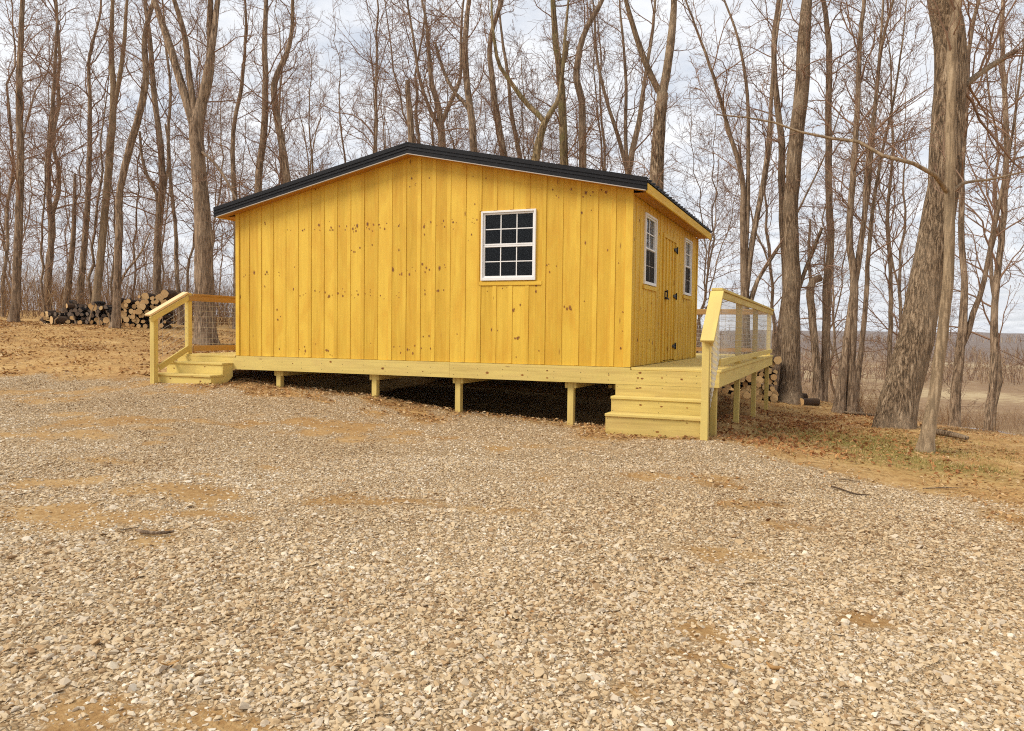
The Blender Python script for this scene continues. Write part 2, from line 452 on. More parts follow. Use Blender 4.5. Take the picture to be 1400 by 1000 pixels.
def place_side(mb, a0, a1, z0, za, zb, y, th, t):
    X = -y
    v = [(X,a0,z0),(X,a1,z0),(X-th,a1,z0),(X-th,a0,z0),(X,a0,za),(X,a1,zb),(X-th,a1,zb),(X-th,a0,za)]
    mb.hexa(v, (0,0,1), 0, t)
sh = [*SW, DOOR]
sbh = [(a-.035, b+.035, c-.075, d+.05) for a, b, c, d in SW]+[DOOR]
mb = board_wall('side', 20, L, sh, lambda a: 2.404, place_side, bholes=sbh)
place_side(mb, .0005, .07, .004, 2.404, 2.404, -.019, .018, .3)
place_side(mb, L-.07, L, .004, 2.404, 2.404, -.019, .018, .5)
for (a, b, c, d) in SW:                      # sill boards and side trim
    place_side(mb, a-.06, b+.06, c-.07, c-.012, c-.012, -.024, .022, .5)
for _ in range(55):
    y = rng.uniform(.1, L-.1); z = rng.uniform(.05, 2.3)
    if any(a-.06 < y < b+.06 and c-.1 < z < d+.06 for a, b, c, d in sh): continue
    i = y/(L/20); fr = i-math.floor(i)
    if .17 < fr < .83:
        r = rng.uniform(.008, .018); mb.disc((.0018, y, z), (0,1,0), (0,0,1), r*1.3, r*rng.uniform(1.5, 3.5), 1)
mb.build('side_wall', [M['stained'], M['knot']], cabin)
# the walls one cannot see from the drive
mb = MB()
mb.box(-W, -W+.022, .023, L-.023, 0, 2.404); mb.build('far_side_wall', M['stained'], cabin)
mb = MB()
v = [(-W,L-.022,0),(0-.023,L-.022,0),(0-.023,L-.022,2.404),(RIDGE_X,L-.022,roof_under(RIDGE_X)-.004),(-W,L-.022,2.404)]
v2 = [(x, L, z) for x, y, z in v]
mb.poly(v+v2, [(4,3,2,1,0)[::-1],(5,6,7,8,9)[::-1]]+[(i,(i+1)%5,(i+1)%5+5,i+5) for i in range(5)], 0, (0,0,1))
mb.build('rear_wall', M['stained'], cabin)
mb = MB(); mb.box(-W+.03, -.03, .03, L-.03, .004, .02, 'x'); mb.build('floor', M['inside'], cabin)
mb = MB(); mb.box(-W+.03, -.03, .03, L-.03, 2.41, 2.43, 'x'); mb.build('ceiling', M['inside'], cabin)
# trim below the front window
mb = MB()
mb.box(GW[0]-.03, GW[1]+.10, -.014, -.0015, GW[2]-.072, GW[2]-.014, 'x', tone=.55)
mb.build('sill_board', M['stained'], cabin, .003)

# ---- roof
roof = bpy.data.objects.new('roof', None)
EL, ER = -7.275, .262                        # eave edges
YF, YB = -.20, L+.10
def roof_top(x): return 2.545 + SL*(3.73-abs(x-RIDGE_X))
mb = MB()
for x0, x1 in ((EL, RIDGE_X), (RIDGE_X, ER)):
    t0, t1 = roof_top(x0), roof_top(x1)
    v = [(x0,YF+.004,t0-.035),(x1,YF+.004,t1-.035),(x1,YB,t1-.035),(x0,YB,t0-.035),(x0,YF+.004,t0-.012),(x1,YF+.004,t1-.012),(x1,YB,t1-.012),(x0,YB,t0-.012)]
    mb.hexa(v, (1,0,0))
    for y in np.arange(YF+.12, YB, .229):    # raised ribs running from ridge to eave
        v = []
        xe0 = x0+.0 if x0 != EL else x0-.02; xe1 = x1 if x1 != ER else x1+.02
        t0b, t1b = roof_top(xe0), roof_top(xe1)
        v = [(xe0,y-.028,t0b-.014),(xe1,y-.028,t1b-.014),(xe1,y+.028,t1b-.014),(xe0,y+.028,t0b-.014),(xe0,y-.012,t0b+.008),(xe1,y-.012,t1b+.008),(xe1,y+.012,t1b+.008),(xe0,y+.012,t0b+.008)]
        mb.hexa(v, (1,0,0))
roof_o = mb.build('roof', M['roof'], cabin)
mb = MB()                                    # ridge cap
for s in (-1, 1):
    xe = RIDGE_X+s*.17
    z0, z1 = roof_top(RIDGE_X)+.022, roof_top(xe)+.014
    a, b = (RIDGE_X, xe) if s > 0 else (xe, RIDGE_X); za, zb = (z0, z1) if s > 0 else (z1, z0)
    mb.hexa([(a,YF-.024,za-.02),(b,YF-.024,zb-.02),(b,YB+.02,zb-.02),(a,YB+.02,za-.02),(a,YF-.024,za),(b,YF-.024,zb),(b,YB+.02,zb),(a,YB+.02,za)], (0,1,0))
mb.build('ridge_cap', M['roof'], roof_o)
mb = MB()                                    # rake trim with folded ribs along it
for x0, x1 in ((EL-.012, RIDGE_X), (RIDGE_X, ER-.012)):
    t0, t1 = roof_top(x0), roof_top(x1)
    def strip(dz0, dz1, y0, y1):
        mb.hexa([(x0,y0,t0+dz0),(x1,y0,t1+dz0),(x1,y1,t1+dz0),(x0,y1,t0+dz0),(x0,y0,t0+dz1),(x1,y0,t1+dz1),(x1,y1,t1+dz1),(x0,y1,t0+dz1)], (1,0,0))
    strip(-.148, .012, YF-.008, YF)
    strip(-.040, .014, YF-.020, YF-.0085)
    strip(-.088, -.062, YF-.018, YF-.0085)
    strip(-.148, -.112, YF-.016, YF-.0085)
    strip(.0125, .020, YF-.020, YF+.11)
mb.build('rake_trim', M['roof'], roof_o)
mb = MB()                                    # thin bright lower edge of the trim
for x0, x1 in ((EL+.05, RIDGE_X), (RIDGE_X, ER-.03)):
    t0, t1 = roof_top(x0), roof_top(x1)
    mb.hexa([(x0,YF-.016,t0-.160),(x1,YF-.016,t1-.160),(x1,YF+.012,t1-.160),(x0,YF+.012,t0-.160),(x0,YF-.016,t0-.1485),(x1,YF-.016,t1-.1485),(x1,YF+.012,t1-.1485),(x0,YF+.012,t0-.1485)], (1,0,0))
mb.build('drip_edge', M['drip'], roof_o)
mb = MB()                                    # boarding under the rake
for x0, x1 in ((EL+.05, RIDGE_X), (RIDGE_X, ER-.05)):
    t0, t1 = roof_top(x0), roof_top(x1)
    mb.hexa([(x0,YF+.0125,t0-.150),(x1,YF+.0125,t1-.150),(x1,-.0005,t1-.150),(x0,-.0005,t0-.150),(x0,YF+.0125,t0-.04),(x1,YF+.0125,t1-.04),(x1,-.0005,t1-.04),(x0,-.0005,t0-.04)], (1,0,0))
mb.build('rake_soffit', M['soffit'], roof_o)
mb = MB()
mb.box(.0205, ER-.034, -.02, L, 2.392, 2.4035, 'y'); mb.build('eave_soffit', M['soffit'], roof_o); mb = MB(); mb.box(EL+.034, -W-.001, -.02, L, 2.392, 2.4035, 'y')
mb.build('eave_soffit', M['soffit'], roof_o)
mb = MB()
mb.box(ER-.034, ER-.006, YF+.014, YB-.01, 2.372, 2.497, 'y', tone=.6); mb.build('fascia', M['stained'], roof_o, .003); mb = MB(); mb.box(EL+.006, EL+.034, YF+.014, YB-.01, 2.372, 2.497, 'y', tone=.4)
mb.build('fascia', M['stained'], roof_o, .003)
mb = MB(); mb.wire((RIDGE_X+.03, -.0, roof_top(RIDGE_X)+.01), (RIDGE_X+.03, .05, roof_top(RIDGE_X)+.02), .01)

# ---- windows
def window(org, ux, nrm, w, h, cols, rows, parent, screen):
    """org = lower left corner on the wall face, ux = unit vector along the wall, nrm = outward normal"""
    org = np.array(org, float); ux = np.array(ux, float); nrm = np.array(nrm, float); uz = np.array([0,0,1.])
    def blk(mb, a0, a1, z0, z1, d0, d1, axis=(0,0,1)):
        c = lambda a, z, d: org+ux*a+uz*z+nrm*d
        v = [c(a0,z0,d1),c(a1,z0,d1),c(a1,z0,d0),c(a0,z0,d0),c(a0,z1,d1),c(a1,z1,d1),c(a1,z1,d0),c(a0,z1,d0)]
        mb.hexa(v, axis)
    root = MB()
    fw = .029
    blk(root, 0, fw, 0, h, -.05, .028); blk(root, w-fw, w, 0, h, -.05, .028)
    blk(root, fw, w-fw, h-fw, h, -.05, .027); blk(root, fw, w-fw, 0, .044, -.05, .030)
    win = root.build('window', M['vinyl'], parent, .003)
    hm = h*.49
    for lo, hi, d, nm in ((hm-.016, h-fw, -.012, 'upper_sash'), (.044, hm+.016, -.0, 'lower_sash')):
        if nm == 'lower_sash': dd = -.030
        else: dd = -.008
        if not screen: dd = -.008 if nm == 'upper_sash' else -.006
        sm = MB(); t = .024
        a0, a1 = fw+.001, w-fw-.001; lo += .001; hi -= .001
        if nm == 'upper_sash': lo = hm+.018
        blk(sm, a0, a0+t, lo, hi, dd-.03, dd+.012); blk(sm, a1-t, a1, lo, hi, dd-.03, dd+.012)
        blk(sm, a0+t, a1-t, hi-t, hi, dd-.03, dd+.0115); blk(sm, a0+t, a1-t, lo, lo+t, dd-.03, dd+.0125)
        sash = sm.build(nm, M['vinyl'], win, .002)
        g = MB()
        for i in range(1, cols):
            x = a0+t+(a1-a0-2*t)*i/cols; blk(g, x-.007, x+.007, lo+t+.001, hi-t-.001, dd-.012, dd-.001)
        for j in range(1, rows):
            z = lo+t+(hi-lo-2*t)*j/rows; blk(g, a0+t+.001, a1-t-.001, z-.007, z+.007, dd-.0115, dd-.0015)
        g.build('glazing_bars', M['vinyl'], win)
        p = MB(); blk(p, a0+t-.004, a1-t+.004, lo+t-.004, hi-t+.004, dd-.019, dd-.015); p.build('pane', M['glass'], win)
        if screen and nm == 'lower_sash':
            p = MB(); blk(p, a0+.012, a1-.012, lo+.012, hi-.012, -.006, -.004)
            # the half screen sits in front of the lower sash, bars show through as raised lines
            s_ = p.build('insect_screen', M['screen'], win)
            b2 = MB()
            for i in range(1, cols):
                x = a0+t+(a1-a0-2*t)*i/cols; blk(b2, x-.004, x+.004, lo+.02, hi-.02, -.0035, -.002)
            blk(b2, a0+.02, a1-.02, (lo+hi)/2-.004, (lo+hi)/2+.004, -.0035, -.0022)
            b2.build('screen_bars', M['drip'], win)
    return win
window((GW[0],0,GW[2]), (1,0,0), (0,-1,0), GW[1]-GW[0], GW[3]-GW[2], 3, 2, cabin, False)
for (a, b, c, d) in SW:
    window((0,a,c), (0,1,0), (1,0,0), b-a, d-c, 2, 2, cabin, True)

# ---- door of the same boards, nearly flush
mb = MB()
dw = (DOOR[1]-DOOR[0])
for i in range(4):
    y0 = DOOR[0]+.012+i*(dw-.024)/4; mb.box(-.024, -.001, y0+.001, y0+(dw-.024)/4-.001, DOOR[2]+.012, DOOR[3]-.012)
for i in range(1, 4):
    y0 = DOOR[0]+.012+i*(dw-.024)/4; mb.box(-.0005, .018, y0-.031, y0+.031, DOOR[2]+.012, DOOR[3]-.012)
mb.box(-.0005, .018, DOOR[0]+.014, DOOR[0]+.07, DOOR[2]+.012, DOOR[3]-.012); mb.box(-.0005, .018, DOOR[1]-.07, DOOR[1]-.014, DOOR[2]+.012, DOOR[3]-.012)
for k in range(9):
    y = rng.uniform(DOOR[0]+.1, DOOR[1]-.1); z = rng.uniform(.2, 1.9)
    mb.disc((.0192, y, z), (0,1,0), (0,0,1), .02, rng.uniform(.03, .09), 1)
door = mb.build('door', [M['stained'], M['knot']], cabin)
mb = MB()
mb.box(-.02, .024, DOOR[0]-.05, DOOR[0]+.008, .02, DOOR[3]+.06); mb.box(-.02, .024, DOOR[1]-.008, DOOR[1]+.05, .02, DOOR[3]+.06)
mb.box(-.02, .0235, DOOR[0]+.0085, DOOR[1]-.0085, DOOR[3]-.008, DOOR[3]+.06, 'y')
mb.build('door_frame', M['stained'], cabin, .002)
for z in (.26, 1.13, 1.93):                  # triangular strap hinges
    mb = MB()
    yh = DOOR[1]
    mb.box(.0245, .034, yh-.012, yh+.035, z-.055, z+.055)
    yz = [(yh-.012, z-.045), (yh-.012, z+.045), (yh-.24, z+.010), (yh-.24, z-.010)]
    v = [(.0195,y,zz) for y, zz in yz]+[(.031,y,zz) for y, zz in yz]
    mb.poly(v, [(0,1,2,3),(7,6,5,4),(0,4,5,1),(1,5,6,2),(2,6,7,3),(3,7,4,0)])
    mb.wire((.036,yh-.004,z-.06), (.036,yh-.004,z+.06), .010, n=8)
    mb.build('hinge', M['hinge'], door)
mb = MB()
yh = DOOR[0]+.10
mb.box(.0195, .030, yh-.02, yh+.02, 1.05, 1.18); mb.box(.030, .060, yh-.012, yh+.012, 1.05, 1.075); mb.box(.030, .060, yh-.012, yh+.012, 1.155, 1.18)
mb.box(.055, .072, yh-.014, yh+.014, 1.04, 1.19); mb.box(.0195, .034, yh+.031, yh+.30, 1.045, 1.07, 'y')
mb.build('handle', M['hinge'], door)

# ================================================================== DECK
DR, DL, DY = 1.233, -8.31, 8.95
deck = thing('deck', 'raised wraparound deck of greenish yellow treated lumber carrying the cabin', 'deck', (-3.5, 4.5, -.3))
mb = MB()
y = -.012
while y < DY-.02:
    y1 = min(y+.14, DY)
    for x0, x1 in (((-.0, DR+.022), (DL-.022, -W-.0)) if y < L+.02 else ((DL-.022, DR+.022),)):
        a, b = x0, x1
        if x1 > 1: a = max(x0, .024) if y < L+.02 else x0
        else: b = min(x1, -W-.024)
        if b-a > 4:
            c = a+(b-a)*rng.uniform(.35, .65); mb.box(a, c-.002, y+.003, y1-.003, -.036, 0, 'x'); mb.box(c+.002, b, y+.003, y1-.003, -.036, 0, 'x')
        else: mb.box(a, b, y+.003, y1-.003, -.036, -.0005*rng.integers(0, 3), 'x')
    y = y1
mb.build('floor', M['treated'], deck, .004)
RB = -.237
mb = MB()
mb.box(DL, -2.80, -.040, -.002, RB, -.038, 'x'); mb.box(-2.796, DR, -.040, -.002, RB, -.038, 'x')
mb.box(-W+.02, -2.80, -.040, -.002, -.0375, -.004, 'x', tone=.5); mb.box(-2.796, .022, -.040, -.002, -.0375, -.004, 'x', tone=.7)
def on_plane(u, v, y):
    d = FW + RT*(u-700)/FPX - UP*(v-500)/FPX; return CAM+d*((y-CAM[1])/d[1])
for u, v, r_ in [(452,495,.022),(523,504,.026),(578,508,.012),(666,510,.026),(714,513,.02),(748,507,.016),(748,517,.016),(875,510,.022),(872,517,.016),(878,518,.02),(932,519,.018),(832,513,.012),(400,497,.012),(905,517,.014)]:
    p = on_plane(u, v, -.041); mb.disc((p[0], -.0408, p[2]), (1,0,0), (0,0,1), r_*1.35, r_*.9, 1)
for x in np.arange(DL+.3, DR, .406):
    for z in (-.09, -.185): mb.disc((x+.01, -.0407, z), (1,0,0), (0,0,1), .006, .006, 2, 6)
mb.build('rim_board', [M['treated'], M['knot'], M['hinge']], deck)
def on_plane(u, v, y):
    d = FW + RT*(u-700)/FPX - UP*(v-500)/FPX; return CAM+d*((y-CAM[1])/d[1])
mb = MB(); mb.box(DR-.038, DR, -.0015, 4.6, RB, -.038, 'y'); mb.box(DR-.038, DR, 4.604, DY, RB, -.038, 'y'); mb.build('rim_board', M['treated'], deck, .003)
mb = MB(); mb.box(DL, DL+.038, -.0015, DY, RB, -.038, 'y'); mb.build('rim_board', M['treated'], deck, .003)
mb = MB(); mb.box(DL+.039, DR-.039, DY-.038, DY, RB, -.038, 'x'); mb.build('rim_board', M['treated'], deck, .003)
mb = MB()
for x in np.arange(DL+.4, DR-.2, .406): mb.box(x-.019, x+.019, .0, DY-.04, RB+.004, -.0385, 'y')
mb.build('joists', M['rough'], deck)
PX = [-6.13, -4.21, -2.70, -.875]
PYR = [.10, 2.70, 5.52, 8.55]
for x in PX:
    zb = gz(x, .12)-.15
    mb = MB(); mb.box(x-.046, x+.046, .06, .152, zb, RB-.001); mb.build('support_post', M['treated'], deck, .004)
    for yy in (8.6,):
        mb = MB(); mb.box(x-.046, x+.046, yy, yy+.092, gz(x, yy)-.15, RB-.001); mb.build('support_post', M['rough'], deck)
    for s in (-1, 1):                         # beams bolted to both sides of the posts, running back under the joists
        mb = MB(); mb.box(x+s*.048, x+s*.086, .055+.01*rng.random(), DY-.06, RB-.092, RB-.001, 'y'); mb.build('beam', M['treated'], deck, .003)
for yy in PYR:
    mb = MB(); mb.box(1.10, 1.19, yy-.045, yy+.045, gz(1.15, yy)-.15, RB-.001); mb.build('support_post', M['treated'], deck, .004)
for yy in (.1, 3, 6, 8.6):
    mb = MB(); mb.box(DL+.045, DL+.135, yy-.045, yy+.045, gz(DL, yy)-.15, RB-.001); mb.build('support_post', M['treated'], deck, .004)
for x in (-.52, -.42):                         # ends of short blocks seen in the dark beside the steps
    mb = MB(); s = .03 if x < -.5 else .045
    mb.box(x-s, x+s, .9, 1.5, RB-.10-s, RB-.10+s*.6, 'y'); mb.build('block', M['treated'], deck, .003)
mb = MB(); mb.box(-1.62, -1.2, .6, .66, RB-.055, RB-.012, 'x'); mb.build('block', M['rough'], deck)

# ---- steps
def steps(label, x0, x1, treads, zg, top_z, side):
    t = thing('steps', label, 'steps', ((x0+x1)/2, -.3, zg))
    ys = [-.575, -.30]                         # nosing of tread 1 and 2
    (z1, z2) = treads
    def part(nm, *b, ax='x', tone=None):
        mb = MB(); mb.box(*b, ax, 0, tone)
        if nm == 'riser' and b[5]-b[4] > .12:
            for k in range(rng.integers(2, 4)):
                r_ = rng.uniform(.009, .02); mb.disc((rng.uniform(x0+.1, x1-.1), b[2]-.0008, rng.uniform(b[4]+.1, b[5]-.03)), (1,0,0), (0,0,1), r_*1.7, r_*.9, 1)
            for x in (x0+.023, (x0+x1)/2+.019, x1-.023):
                for z in (b[5]-.16, b[5]-.03): mb.disc((x, b[2]-.0007, z), (1,0,0), (0,0,1), .0055, .0055, 2, 6)
        mb.build(nm, [M['treated'], M['knot'], M['hinge']], t, 0 if nm == 'riser' else .004)
    part('riser', x0, x1, -.555, -.520, zg-.1, z1-.037)
    part('tread', x0-.006, x1+.006, -.580, -.437, z1-.036, z1); part('tread', x0-.006, x1+.006, -.432, -.290, z1-.036, z1)
    part('riser', x0, x1, -.286, -.251, z1-.03, z2-.037)
    part('tread', x0-.006, x1+.006, -.305, -.165, z2-.036, z2); part('tread', x0-.006, x1+.006, -.160, -.0415, z2-.036, z2)
    if top_z-z2 > .02:
        part('riser', x0, x1, -.0785, -.0412, z2+.001, top_z-.003)
    for x in (x0+.004, (x0+x1)/2, x1-.042):
        mb = MB(); zz = zg-.06
        yz = [(-.519, zz), (-.519, z1-.037), (-.250, z1-.037), (-.250, z2-.037), (-.0415, z2-.037), (-.0415, max(zz+.02, z2-.24)), (-.30, zz)]
        mb.prism_x(yz, x, x+.038); mb.build('stringer', M['treated'], t)
    return t
steps('three broad treated wood steps at the right front corner of the deck', -.17, 1.10, (-.600, -.388), -.86, RB, 1)
steps('low wood steps at the left end of the deck beside the cabin wall', -8.31, -7.03, (-.325, -.125), -.50, -.13, -1)

# ---- railings
def mesh_panel(mb, p, q, zlo, zhi, dx, dz, r=.0024, slope=0.0):
    """welded wire between p and q (xy); slope adds height along the run"""
    p = np.array(p, float); q = np.array(q, float); n = np.linalg.norm(q-p); a = (q-p)/n
    for s in np.arange(dx*.5, n, dx):
        c = p+a*s; mb.wire((c[0], c[1], zlo+slope*s), (c[0], c[1], zhi+slope*s), r)
    for z in np.arange(zlo+.04, zhi, dz):
        mb.wire((p[0], p[1], z), (q[0], q[1], z+slope*n), r)
RZ = 1.09
rr = thing('railing', 'deck railing with wire mesh panels along the right side down the broad steps', 'railing', (1.15, 4, 0))
RY = [.10, 2.80, 5.60, 8.86]
for yy in RY:
    mb = MB(); mb.box(1.095, 1.185, yy-.045, yy+.045, .001, RZ-.036); mb.build('post', M['treated'], rr, .004)
mb = MB(); mb.box(1.186, 1.222, .05, DY, RZ-.132, RZ-.037, 'y'); mb.build('top_rail', M['treated'], rr, .003)
mb = MB(); mb.box(1.10, 1.245, -.02, DY+.02, RZ-.036, RZ, 'y'); mb.build('rail_cap', M['treated'], rr, .004)
mb = MB(); mb.box(1.186, 1.222, .146, DY, .05, .139, 'y'); mb.build('bottom_rail', M['treated'], rr, .003)
mb = MB(); mesh_panel(mb, (1.205, .16), (1.205, 8.85), .14, RZ-.13, .10, .10); mb.build('wire_panel', M['wire'], rr)
yl = -.66
mb = MB(); mb.box(1.105, 1.195, yl-.045, yl+.045, -1.0, .40); mb.build('post', M['treated'], rr, .004)
mb = MB()
mb.beam((1.178, yl-.13, .385), (1.178, -.03, RZ-.05), .17, .036, up=(0,-.6,.8)); mb.build('stair_rail_cap', M['treated'], rr, .004)
mb = MB(); mb.beam((1.214, yl-.04, .355), (1.214, .05, RZ-.12), .036, .09); mb.build('stair_rail', M['treated'], rr, .003)
mb = MB(); mesh_panel(mb, (1.212, yl), (1.212, .06), -.48, .36, .075, .075, slope=.86); mb.build('wire_panel', M['wire'], rr)

rb = thing('railing', 'stained railing across the back of the deck behind the cabin', 'railing', (-3, DY, 0))
for x in (-7.9, -5.2, -2.5, -.75):
    mb = MB(); mb.box(x-.045, x+.045, DY-.135, DY-.045, .001, RZ-.036); mb.build('post', M['treated'], rb, .004)
mb = MB(); mb.box(DL+.15, 1.09, DY-.175, DY-.139, RZ-.132, RZ-.037, 'x'); mb.build('top_rail', M['cedar'], rb, .003)
mb = MB(); mb.box(DL+.15, 1.09, DY-.17, DY-.03, RZ-.036, RZ, 'x'); mb.build('rail_cap', M['cedar'], rb, .003)
mb = MB(); mb.box(DL+.15, 1.09, DY-.175, DY-.139, .06, .15, 'x'); mb.build('bottom_rail', M['cedar'], rb, .003)
mb = MB(); mesh_panel(mb, (DL+.2, DY-.18), (1.08, DY-.18), .15, RZ-.13, .10, .10); mb.build('wire_panel', M['wire'], rb)

rl = thing('railing', 'railing with wire infill on the left side of the deck and its low steps', 'railing', (-8.2, 3, 0))
XL = -8.19
for yy in (.10, 2.9, 5.8, 8.7):
    mb = MB(); mb.box(XL-.045, XL+.045, yy-.045, yy+.045, .001, RZ+.01 if yy < .2 else RZ-.036); mb.build('post', M['treated'], rl, .004)
mb = MB(); mb.box(XL+.046, XL+.082, .05, DY-.2, RZ-.132, RZ-.037, 'y'); mb.build('top_rail', M['cedar'], rl, .003)
mb = MB(); mb.box(XL-.06, XL+.09, .146, DY-.2, RZ-.036, RZ, 'y'); mb.build('rail_cap', M['cedar'], rl, .003)
mb = MB(); mb.box(XL+.046, XL+.082, .146, DY-.2, .05, .15, 'y'); mb.build('bottom_rail', M['cedar'], rl, .003)
mb = MB(); mesh_panel(mb, (XL, .16), (XL, 8.5), .14, RZ-.13, .15, .10); mb.build('wire_panel', M['wire'], rl)
mb = MB(); mb.box(XL-.06, XL+.035, yl-.045, yl+.05, -.62, .68); mb.build('post', M['treated'], rl, .004)
mb = MB(); mb.beam((XL-.01, yl-.13, .675), (XL-.01, .053, RZ+.012), .14, .036); mb.build('stair_rail_cap', M['peach'], rl, .004)
mb = MB(); mb.beam((XL+.05, yl-.12, .60), (XL+.05, .053, RZ-.075), .036, .09); mb.build('stair_rail', M['treated'], rl, .003)
mb = MB(); mb.beam((XL+.055, yl+.05, -.22), (XL+.055, .053, .11), .036, .10); mb.build('stair_rail', M['treated'], rl, .003)
mb = MB(); mesh_panel(mb, (XL, yl+.05), (XL, .055), -.12, .60, .25,   .115, .0026, slope=.5); mb.build('wire_panel', M['wire'], rl)

# ================================================================== GROUND
def grow_axis(lo, hi, step, lim, f=1.14):
    a = list(np.arange(lo, hi+step/2, step)); s = step; x = a[-1]
    while x < lim: s *= f; x += s; a.append(x)
    s = step; x = a[0]; pre = []
    while x > -lim: s *= f; x -= s; pre.append(x)
    return np.array(pre[::-1]+a)
GX = grow_axis(-15, 9, .11, 3200); GY = grow_axis(-9.5, 12, .11, 3200)
XX, YY = np.meshgrid(GX, GY); xf, yf = XX.ravel(), YY.ravel()
gpoly_px = [(-250,520),(54,517),(205,520),(300,532),(420,552),(560,574),(700,594),(815,602),(905,602),(962,610),(1000,640),(1120,652),(1250,682),(1370,718),(1500,770)]
GP = [hit(u, v)[0][:2] for u, v in gpoly_px]+[np.array(xy_at(2600, 2.5)), np.array(xy_at(700, -14)), np.array(xy_at(-2600, 4)), np.array(xy_at(-1500, 10))]
GP = np.array(GP)
def poly_sd(x, y, P):
    """signed distance, positive inside"""
    inside = np.zeros(x.shape, bool); dmin = np.full(x.shape, 1e9)
    n = len(P)
    for i in range(n):
        a, b = P[i], P[(i+1) % n]
        c = ((a[1] > y) != (b[1] > y)) & (x < (b[0]-a[0])*(y-a[1])/(b[1]-a[1]+1e-12)+a[0])
        inside ^= c
        e = b-a; t = np.clip(((x-a[0])*e[0]+(y-a[1])*e[1])/(e@e), 0, 1)
        dmin = np.minimum(dmin, np.hypot(x-a[0]-t*e[0], y-a[1]-t*e[1]))
    return np.where(inside, dmin, -dmin)
PATCH = [(130,661,120,10,1),(330,684,170,15,1),(90,703,100,14,1),(520,690,120,9,.8),(560,735,90,9,.7),(430,738,60,8,.9),(230,668,60,8,.8),(610,770,90,12,.7),(470,600,120,8,.6),(930,655,110,12,.8),(1090,722,60,10,.9),
         (1265,782,50,8,.9),(1010,690,90,10,.7),(420,925,60,14,.6),(720,700,120,10,.5),(760,655,150,10,.5),(180,590,140,8,.5),(1190,850,60,12,.6),(1050,880,70,12,.4)]
PW = []
for (u, v, ru, rv, a) in PATCH:
    p, d = hit(u, v); p2, d2 = hit(u, v-rv); PW.append((p[0], p[1], ru*d/FPX, max(.12, abs(d2-d)), a))
def gravel_mask(x, y):
    nz = fbm(x*1.1, y*1.1, 71, 4)-.47
    g = smooth(-1.1, .6, poly_sd(x, y, GP)+nz*3.0)
    dirt = np.zeros(x.shape)
    for (px, py, ra, rd, a) in PW:
        l = (x-px)*_rt0[0]+(y-py)*_rt0[1]; dd = (x-px)*_fw0[0]+(y-py)*_fw0[1]
        q = (l/ra)**2+(dd/rd)**2
        dirt = np.maximum(dirt, a*np.exp(-q*.8))
    big = smooth(.43, .64, fbm(x*.5+7, y*.9+3, 91, 4))*.78
    dirt = np.clip(np.maximum(dirt, big)*.85+(fbm(x*3.2, y*3.2, 55, 5)-.47)*2.2*np.clip(np.maximum(dirt, big)*2, 0, 1), 0, 1)
    return g*(1-dirt)
_gr = [hit(u, v)[0] for u, v in [(1170,606),(1120,598),(1230,625),(1290,640)]]
def grass_mask(x, y):
    m = np.zeros(np.shape(x))
    for p, r in zip(_gr, (1.5, 1.1, 1.0, .8)):
        m = np.maximum(m, np.exp(-(((x-p[0])**2+(y-p[1])**2)/r**2)))
    return m*smooth(.25, .55, fbm(x*2, y*2, 17, 3)+m*.15)
gzv = ground_z(xf, yf, True)
gm = gravel_mask(xf, yf); grm = grass_mask(xf, yf)
dist = np.hypot(xf-CAM[0], yf-CAM[1])
gm *= 1-smooth(30, 60, dist)
nx, ny = len(GX), len(GY)
ii = (np.arange(ny-1)[:,None]*nx+np.arange(nx-1)[None]).ravel()
FG = np.stack([ii, ii+1, ii+nx+1, ii+nx], 1)
